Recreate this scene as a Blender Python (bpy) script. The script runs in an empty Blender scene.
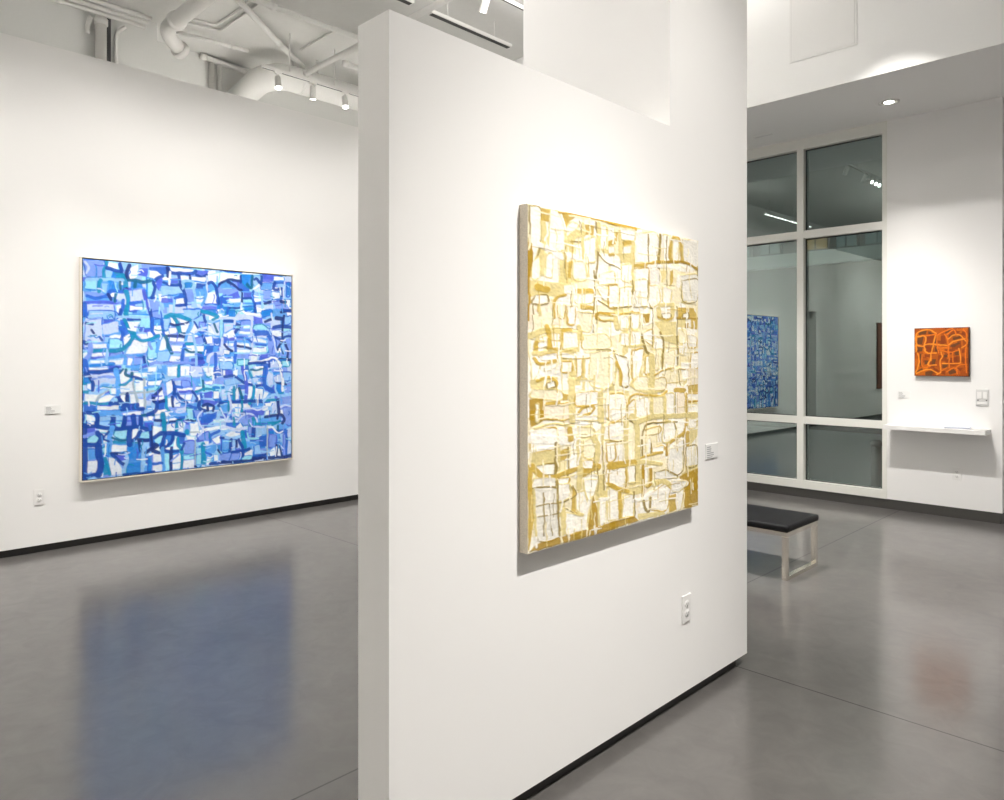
import bpy, bmesh, math, random
import numpy as np
from mathutils import Vector, Matrix

# ------------------------------------------------------------------ helpers
COL = bpy.context.scene.collection
PI = math.pi

def lin(c):
    return c / 12.92 if c <= 0.04045 else ((c + 0.055) / 1.055) ** 2.4

def hexc(h):
    return tuple(lin(int(h[i:i + 2], 16) / 255.0) for i in (0, 2, 4))

class MB:
    """collects simple shapes and links them as ONE mesh object"""
    def __init__(self):
        self.bm = bmesh.new()
    def box(self, x0, x1, y0, y1, z0, z1, bevel=0.0, rot=None, pivot=None):
        r = bmesh.ops.create_cube(self.bm, size=1.0)
        vs = r['verts']
        for v in vs:
            v.co = Vector(((x0 + x1) / 2 + v.co.x * (x1 - x0), (y0 + y1) / 2 + v.co.y * (y1 - y0), (z0 + z1) / 2 + v.co.z * (z1 - z0)))
        if bevel > 0:
            es = list({e for v in vs for e in v.link_edges})
            g = bmesh.ops.bevel(self.bm, geom=es, offset=bevel, segments=2, affect='EDGES', profile=0.7)
            vs = list({v for f in g['faces'] for v in f.verts} | {v for v in vs if v.is_valid})
        if rot is not None:
            bmesh.ops.transform(self.bm, matrix=Matrix.Translation(pivot) @ rot @ Matrix.Translation(-Vector(pivot)), verts=[v for v in vs if v.is_valid])
        return self
    def lathe(self, prof, origin, axis, seg=20):
        """prof: list of (radius, height) along axis from origin"""
        a = Vector(axis).normalized()
        t = Vector((0, 0, 1)) if abs(a.z) < 0.9 else Vector((1, 0, 0))
        u = a.cross(t).normalized(); w = a.cross(u)
        rings = []
        for r, h in prof:
            c = Vector(origin) + a * h
            if r < 1e-6:
                rings.append([self.bm.verts.new(c)])
            else:
                rings.append([self.bm.verts.new(c + (u * math.cos(2 * PI * k / seg) + w * math.sin(2 * PI * k / seg)) * r) for k in range(seg)])
        for A, B in zip(rings, rings[1:]):
            for k in range(seg):
                k2 = (k + 1) % seg
                if len(A) == 1 and len(B) == 1: continue
                if len(A) == 1: f = (A[0], B[k2], B[k])
                elif len(B) == 1: f = (A[k], A[k2], B[0])
                else: f = (A[k], A[k2], B[k2], B[k])
                fc = self.bm.faces.new(f); fc.smooth = True
        return self
    def tube(self, pts, r, seg=14, bend=0.0, cap=True):
        """round pipe along pts; bend = elbow radius"""
        P = [Vector(p) for p in pts]
        path = [P[0]]
        for i in range(1, len(P) - 1):
            if bend <= 0:
                path.append(P[i]); continue
            a = (P[i - 1] - P[i]); b = (P[i + 1] - P[i])
            d = min(bend, a.length * 0.49, b.length * 0.49)
            s = P[i] + a.normalized() * d; e = P[i] + b.normalized() * d
            for k in range(7):
                t = k / 6
                path.append((1 - t) ** 2 * s + 2 * t * (1 - t) * P[i] + t * t * e)
        path.append(P[-1])
        rings = []; n = None
        for i, p in enumerate(path):
            tg = (path[min(i + 1, len(path) - 1)] - path[max(i - 1, 0)]).normalized()
            if n is None:
                n = tg.cross(Vector((0, 0, 1)) if abs(tg.z) < 0.9 else Vector((1, 0, 0))).normalized()
            else:
                n = (n - tg * n.dot(tg)).normalized()
            b = tg.cross(n)
            rings.append([self.bm.verts.new(p + (n * math.cos(2 * PI * k / seg) + b * math.sin(2 * PI * k / seg)) * r) for k in range(seg)])
        for A, B in zip(rings, rings[1:]):
            for k in range(seg):
                f = self.bm.faces.new((A[k], A[(k + 1) % seg], B[(k + 1) % seg], B[k])); f.smooth = True
        if cap:
            self.bm.faces.new(rings[0][::-1]); self.bm.faces.new(rings[-1])
        return self
    def build(self, name, m, parent=None, loc=None):
        bmesh.ops.recalc_face_normals(self.bm, faces=self.bm.faces)
        me = bpy.data.meshes.new(name)
        if loc is not None:
            bmesh.ops.translate(self.bm, verts=self.bm.verts, vec=-Vector(loc))
        self.bm.to_mesh(me); self.bm.free()
        me.materials.append(m)
        o = bpy.data.objects.new(name, me); COL.objects.link(o)
        if loc is not None: o.location = loc
        if parent is not None:
            o.parent = parent
        return o

def tag(o, label, cat, group=None):
    o['label'] = label; o['category'] = cat
    if group: o['group'] = group
    return o

def thing(name, label, cat, loc, group=None, rot=None):
    o = bpy.data.objects.new(name, None); COL.objects.link(o)
    o.empty_display_size = 0.1
    o.location = loc
    if rot: o.rotation_euler = rot
    return tag(o, label, cat, group)

def struct(o):
    o['kind'] = 'structure'
    return o

def copy_tree(o, parent=None):
    c = o.copy(); COL.objects.link(c)
    if parent is not None: c.parent = parent
    for ch in list(o.children):
        copy_tree(ch, c)
    return c

# ------------------------------------------------------------------ materials
def new_mat(name):
    m = bpy.data.materials.new(name); m.use_nodes = True
    nt = m.node_tree
    return m, nt, nt.nodes['Principled BSDF']

def link(nt, a, ai, b, bi):
    nt.links.new(a.outputs[ai], b.inputs[bi])

def plain(name, col, rough=0.5, metal=0.0, bump=0.0, bscale=60.0, var=0.0, spec=0.5):
    m, nt, p = new_mat(name)
    p.inputs['Base Color'].default_value = (*col, 1)
    p.inputs['Roughness'].default_value = rough
    p.inputs['Metallic'].default_value = metal
    p.inputs['Specular IOR Level'].default_value = spec
    tc = nt.nodes.new('ShaderNodeTexCoord')
    no = nt.nodes.new('ShaderNodeTexNoise'); no.inputs['Scale'].default_value = bscale; no.inputs['Detail'].default_value = 4
    link(nt, tc, 'Object', no, 'Vector')
    if var > 0:
        mx = nt.nodes.new('ShaderNodeMix'); mx.data_type = 'RGBA'
        mx.inputs['A'].default_value = (*[c * (1 - var) for c in col], 1)
        mx.inputs['B'].default_value = (*[min(1, c * (1 + var)) for c in col], 1)
        nt.links.new(no.outputs['Fac'], mx.inputs['Factor'])
        nt.links.new(mx.outputs['Result'], p.inputs['Base Color'])
    if bump > 0:
        bp = nt.nodes.new('ShaderNodeBump'); bp.inputs['Strength'].default_value = bump; bp.inputs['Distance'].default_value = 0.002
        nt.links.new(no.outputs['Fac'], bp.inputs['Height'])
        nt.links.new(bp.outputs['Normal'], p.inputs['Normal'])
    return m

M = {}
M['wall'] = plain('white_wall_paint', (0.86, 0.85, 0.832), 0.75, bump=0.04, bscale=180, var=0.006, spec=0.25)
M['soffit'] = plain('lightened_soffit_paint', (0.91, 0.905, 0.89), 0.75, bump=0.03, bscale=180, var=0.005, spec=0.25)  # white wall paint lightened, standing in for missing light under the soffit
M['ceiling'] = plain('ceiling_paint', (0.74, 0.735, 0.71), 0.85, bump=0.2, bscale=14, var=0.03, spec=0.2)
M['deckwall'] = plain('grey_white_paint', (0.74, 0.745, 0.72), 0.85, bump=0.1, bscale=40, var=0.02, spec=0.2)
M['pipe'] = plain('painted_pipe', (0.78, 0.77, 0.74), 0.6, bump=0.05, bscale=60, var=0.02, spec=0.3)
M['duct'] = plain('painted_duct', (0.78, 0.775, 0.75), 0.6, bump=0.05, bscale=30, var=0.02, spec=0.3)
M['base'] = plain('black_base_strip', (0.022, 0.021, 0.019), 0.5, var=0.1)
M['base_grey'] = plain('grey_base_strip', (0.055, 0.052, 0.047), 0.5, var=0.1)
M['pale_band'] = plain('pale_stone_band', (0.5, 0.52, 0.5), 0.9, var=0.05)
M['frame'] = plain('window_frame_paint', (0.78, 0.775, 0.72), 0.45, bump=0.02, var=0.01)
M['gasket'] = plain('black_gasket', (0.012, 0.013, 0.013), 0.5)
M['plastic'] = plain('white_plastic', (0.82, 0.81, 0.79), 0.35)
M['plastic_grey'] = plain('grey_plastic', (0.66, 0.655, 0.64), 0.4)
M['slot'] = plain('dark_slot', (0.03, 0.03, 0.03), 0.6)
M['slot_grey'] = plain('outlet_slot', (0.16, 0.16, 0.16), 0.6)
M['chrome'] = plain('polished_steel', (0.80, 0.76, 0.68), 0.16, metal=1.0, bump=0.02, bscale=120)
M['leather'] = plain('black_leather', (0.008, 0.008, 0.009), 0.55, bump=0.25, bscale=220, var=0.15, spec=0.16)
M['shelf'] = plain('white_laminate', (0.84, 0.83, 0.81), 0.4, var=0.005)
M['card'] = plain('white_card', (0.82, 0.82, 0.80), 0.6)
M['ink'] = plain('grey_ink', (0.38, 0.38, 0.38), 0.7)
M['paper'] = plain('blue_white_paper', (0.70, 0.73, 0.82), 0.6)
M['floater'] = plain('pale_maple_frame', (0.84, 0.78, 0.68), 0.5, var=0.05, bscale=25)
M['floater_face'] = plain('white_frame_face', (0.86, 0.84, 0.80), 0.5)
M['floater_gap'] = plain('black_frame_gap', (0.01, 0.01, 0.014), 0.7)
M['rawcanvas'] = plain('raw_canvas_edge', (0.78, 0.70, 0.57), 0.9, bump=0.5, bscale=180, var=0.22)
M['rustedge'] = plain('rust_canvas_edge', (0.10, 0.035, 0.012), 0.8, var=0.15)
M['rustface'] = plain('rust_canvas_face', (0.20, 0.05, 0.018), 0.7, bump=0.3, bscale=40, var=0.45)
M['lampbody'] = plain('white_lamp_body', (0.78, 0.77, 0.74), 0.4)
M['darktrack'] = plain('dark_track_slot', (0.03, 0.029, 0.027), 0.5)
M['grille'] = plain('dark_grey_shell', (0.05, 0.05, 0.052), 0.6)
M['carton'] = plain('orange_tan_carton', (0.42, 0.24, 0.07), 0.8, var=0.35, bscale=14)
M['tealbox'] = plain('pale_grey_box', (0.42, 0.46, 0.45), 0.7, var=0.1, bscale=8)
M['concrete'] = plain('outdoor_concrete', (0.30, 0.30, 0.29), 0.9, bump=0.3, bscale=10, var=0.2)
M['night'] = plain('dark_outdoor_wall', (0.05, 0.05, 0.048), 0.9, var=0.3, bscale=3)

def emit(name, col, s):
    m = bpy.data.materials.new(name); m.use_nodes = True
    nt = m.node_tree; nt.nodes.clear()
    o = nt.nodes.new('ShaderNodeOutputMaterial'); e = nt.nodes.new('ShaderNodeEmission')
    e.inputs['Color'].default_value = (*col, 1); e.inputs['Strength'].default_value = s
    nt.links.new(e.outputs[0], o.inputs['Surface'])
    return m
M['win_amber'] = emit('lit_amber_window', (1.0, 0.55, 0.18), 0.42)
M['win_teal'] = emit('lit_teal_window', (0.55, 0.85, 0.85), 0.17)
M['lens'] = emit('lit_lens', (1, 0.97, 0.9), 14.0)
M['tubelight'] = emit('lit_tube', (1, 0.98, 0.95), 7.0)

# polished concrete floor
def floor_mat():
    m, nt, p = new_mat('polished_concrete')
    N = nt.nodes
    geo = N.new('ShaderNodeNewGeometry')
    n1 = N.new('ShaderNodeTexNoise'); n1.inputs['Scale'].default_value = 0.9; n1.inputs['Detail'].default_value = 7; n1.inputs['Roughness'].default_value = 0.6
    n2 = N.new('ShaderNodeTexNoise'); n2.inputs['Scale'].default_value = 7; n2.inputs['Detail'].default_value = 8; n2.inputs['Roughness'].default_value = 0.65; n2.inputs['Distortion'].default_value = 0.8
    n3 = N.new('ShaderNodeTexNoise'); n3.inputs['Scale'].default_value = 45; n3.inputs['Detail'].default_value = 4
    for n in (n1, n2, n3): nt.links.new(geo.outputs['Position'], n.inputs['Vector'])
    r1 = N.new('ShaderNodeValToRGB')
    r1.color_ramp.elements[0].position = 0.3; r1.color_ramp.elements[0].color = (FLOOR_D, FLOOR_D * .94, FLOOR_D * .885, 1)
    r1.color_ramp.elements[1].position = 0.72; r1.color_ramp.elements[1].color = (FLOOR_L, FLOOR_L * .945, FLOOR_L * .89, 1)
    mixn = N.new('ShaderNodeMix'); mixn.data_type = 'FLOAT'; mixn.inputs['Factor'].default_value = 0.5
    nt.links.new(n1.outputs['Fac'], mixn.inputs['A']); nt.links.new(n2.outputs['Fac'], mixn.inputs['B'])
    nt.links.new(mixn.outputs['Result'], r1.inputs['Fac'])
    # pale specks
    r3 = N.new('ShaderNodeValToRGB'); r3.color_ramp.elements[0].position = 0.72; r3.color_ramp.elements[1].position = 0.80
    nt.links.new(n3.outputs['Fac'], r3.inputs['Fac'])
    mx = N.new('ShaderNodeMix'); mx.data_type = 'RGBA'; mx.inputs['B'].default_value = (0.30, 0.29, 0.27, 1)
    ms = N.new('ShaderNodeMath'); ms.operation = 'MULTIPLY'; ms.inputs[1].default_value = 0.16
    nt.links.new(r3.outputs['Color'], ms.inputs[0]); nt.links.new(ms.outputs[0], mx.inputs['Factor'])
    nt.links.new(r1.outputs['Color'], mx.inputs['A'])
    # saw-cut joints
    sx = N.new('ShaderNodeSeparateXYZ'); nt.links.new(geo.outputs['Position'], sx.inputs[0])
    def joint(out, at):
        a = N.new('ShaderNodeMath'); a.operation = 'SUBTRACT'; a.inputs[1].default_value = at; nt.links.new(sx.outputs[out], a.inputs[0])
        b = N.new('ShaderNodeMath'); b.operation = 'ABSOLUTE'; nt.links.new(a.outputs[0], b.inputs[0])
        c = N.new('ShaderNodeMath'); c.operation = 'LESS_THAN'; c.inputs[1].default_value = 0.0042; nt.links.new(b.outputs[0], c.inputs[0])
        return c
    js = [joint('Y', 3.415), joint('Y', -2.2), joint('X', -2.31), joint('X', 1.6)]
    acc = js[0]
    for j in js[1:]:
        mm = N.new('ShaderNodeMath'); mm.operation = 'MAXIMUM'
        nt.links.new(acc.outputs[0], mm.inputs[0]); nt.links.new(j.outputs[0], mm.inputs[1]); acc = mm
    mj = N.new('ShaderNodeMix'); mj.data_type = 'RGBA'; mj.inputs['B'].default_value = (0.02, 0.018, 0.016, 1)
    nt.links.new(mx.outputs['Result'], mj.inputs['A']); nt.links.new(acc.outputs[0], mj.inputs['Factor'])
    nt.links.new(mj.outputs['Result'], p.inputs['Base Color'])
    mr = N.new('ShaderNodeMapRange'); mr.inputs['To Min'].default_value = FLOOR_R0; mr.inputs['To Max'].default_value = FLOOR_R1
    nt.links.new(n2.outputs['Fac'], mr.inputs['Value'])
    nt.links.new(mr.outputs['Result'], p.inputs['Roughness'])
    p.inputs['IOR'].default_value = FLOOR_IOR
    # a second, hazier lobe of the same polish
    q = N.new('ShaderNodeBsdfPrincipled'); q.inputs['Roughness'].default_value = 0.285; q.inputs['IOR'].default_value = FLOOR_IOR
    nt.links.new(mj.outputs['Result'], q.inputs['Base Color'])
    ms2 = N.new('ShaderNodeMixShader'); ms2.inputs[0].default_value = 0.34
    nt.links.new(p.outputs[0], ms2.inputs[1]); nt.links.new(q.outputs[0], ms2.inputs[2])
    nt.links.new(ms2.outputs[0], N['Material Output'].inputs['Surface'])
    bp = N.new('ShaderNodeBump'); bp.inputs['Strength'].default_value = 0.012; bp.inputs['Distance'].default_value = 0.01
    nt.links.new(n2.outputs['Fac'], bp.inputs['Height']); nt.links.new(bp.outputs['Normal'], p.inputs['Normal'])
    return m
FLOOR_D, FLOOR_L, FLOOR_R0, FLOOR_R1, FLOOR_IOR = 0.078, 0.136, 0.12, 0.19, 1.85
M['floor'] = floor_mat()

def glass_mat():
    m = bpy.data.materials.new('tinted_glass'); m.use_nodes = True
    nt = m.node_tree; nt.nodes.clear()
    o = nt.nodes.new('ShaderNodeOutputMaterial')
    t = nt.nodes.new('ShaderNodeBsdfTransparent'); t.inputs['Color'].default_value = (0.62, 0.74, 0.72, 1)
    g = nt.nodes.new('ShaderNodeBsdfGlossy'); g.inputs['Color'].default_value = (0.86, 0.93, 0.91, 1); g.inputs['Roughness'].default_value = 0.0
    mx = nt.nodes.new('ShaderNodeMixShader'); mx.inputs[0].default_value = GLASS_F
    nt.links.new(t.outputs[0], mx.inputs[1]); nt.links.new(g.outputs[0], mx.inputs[2]); nt.links.new(mx.outputs[0], o.inputs['Surface'])
    return m
GLASS_F = 0.26
M['glass'] = glass_mat()

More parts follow.
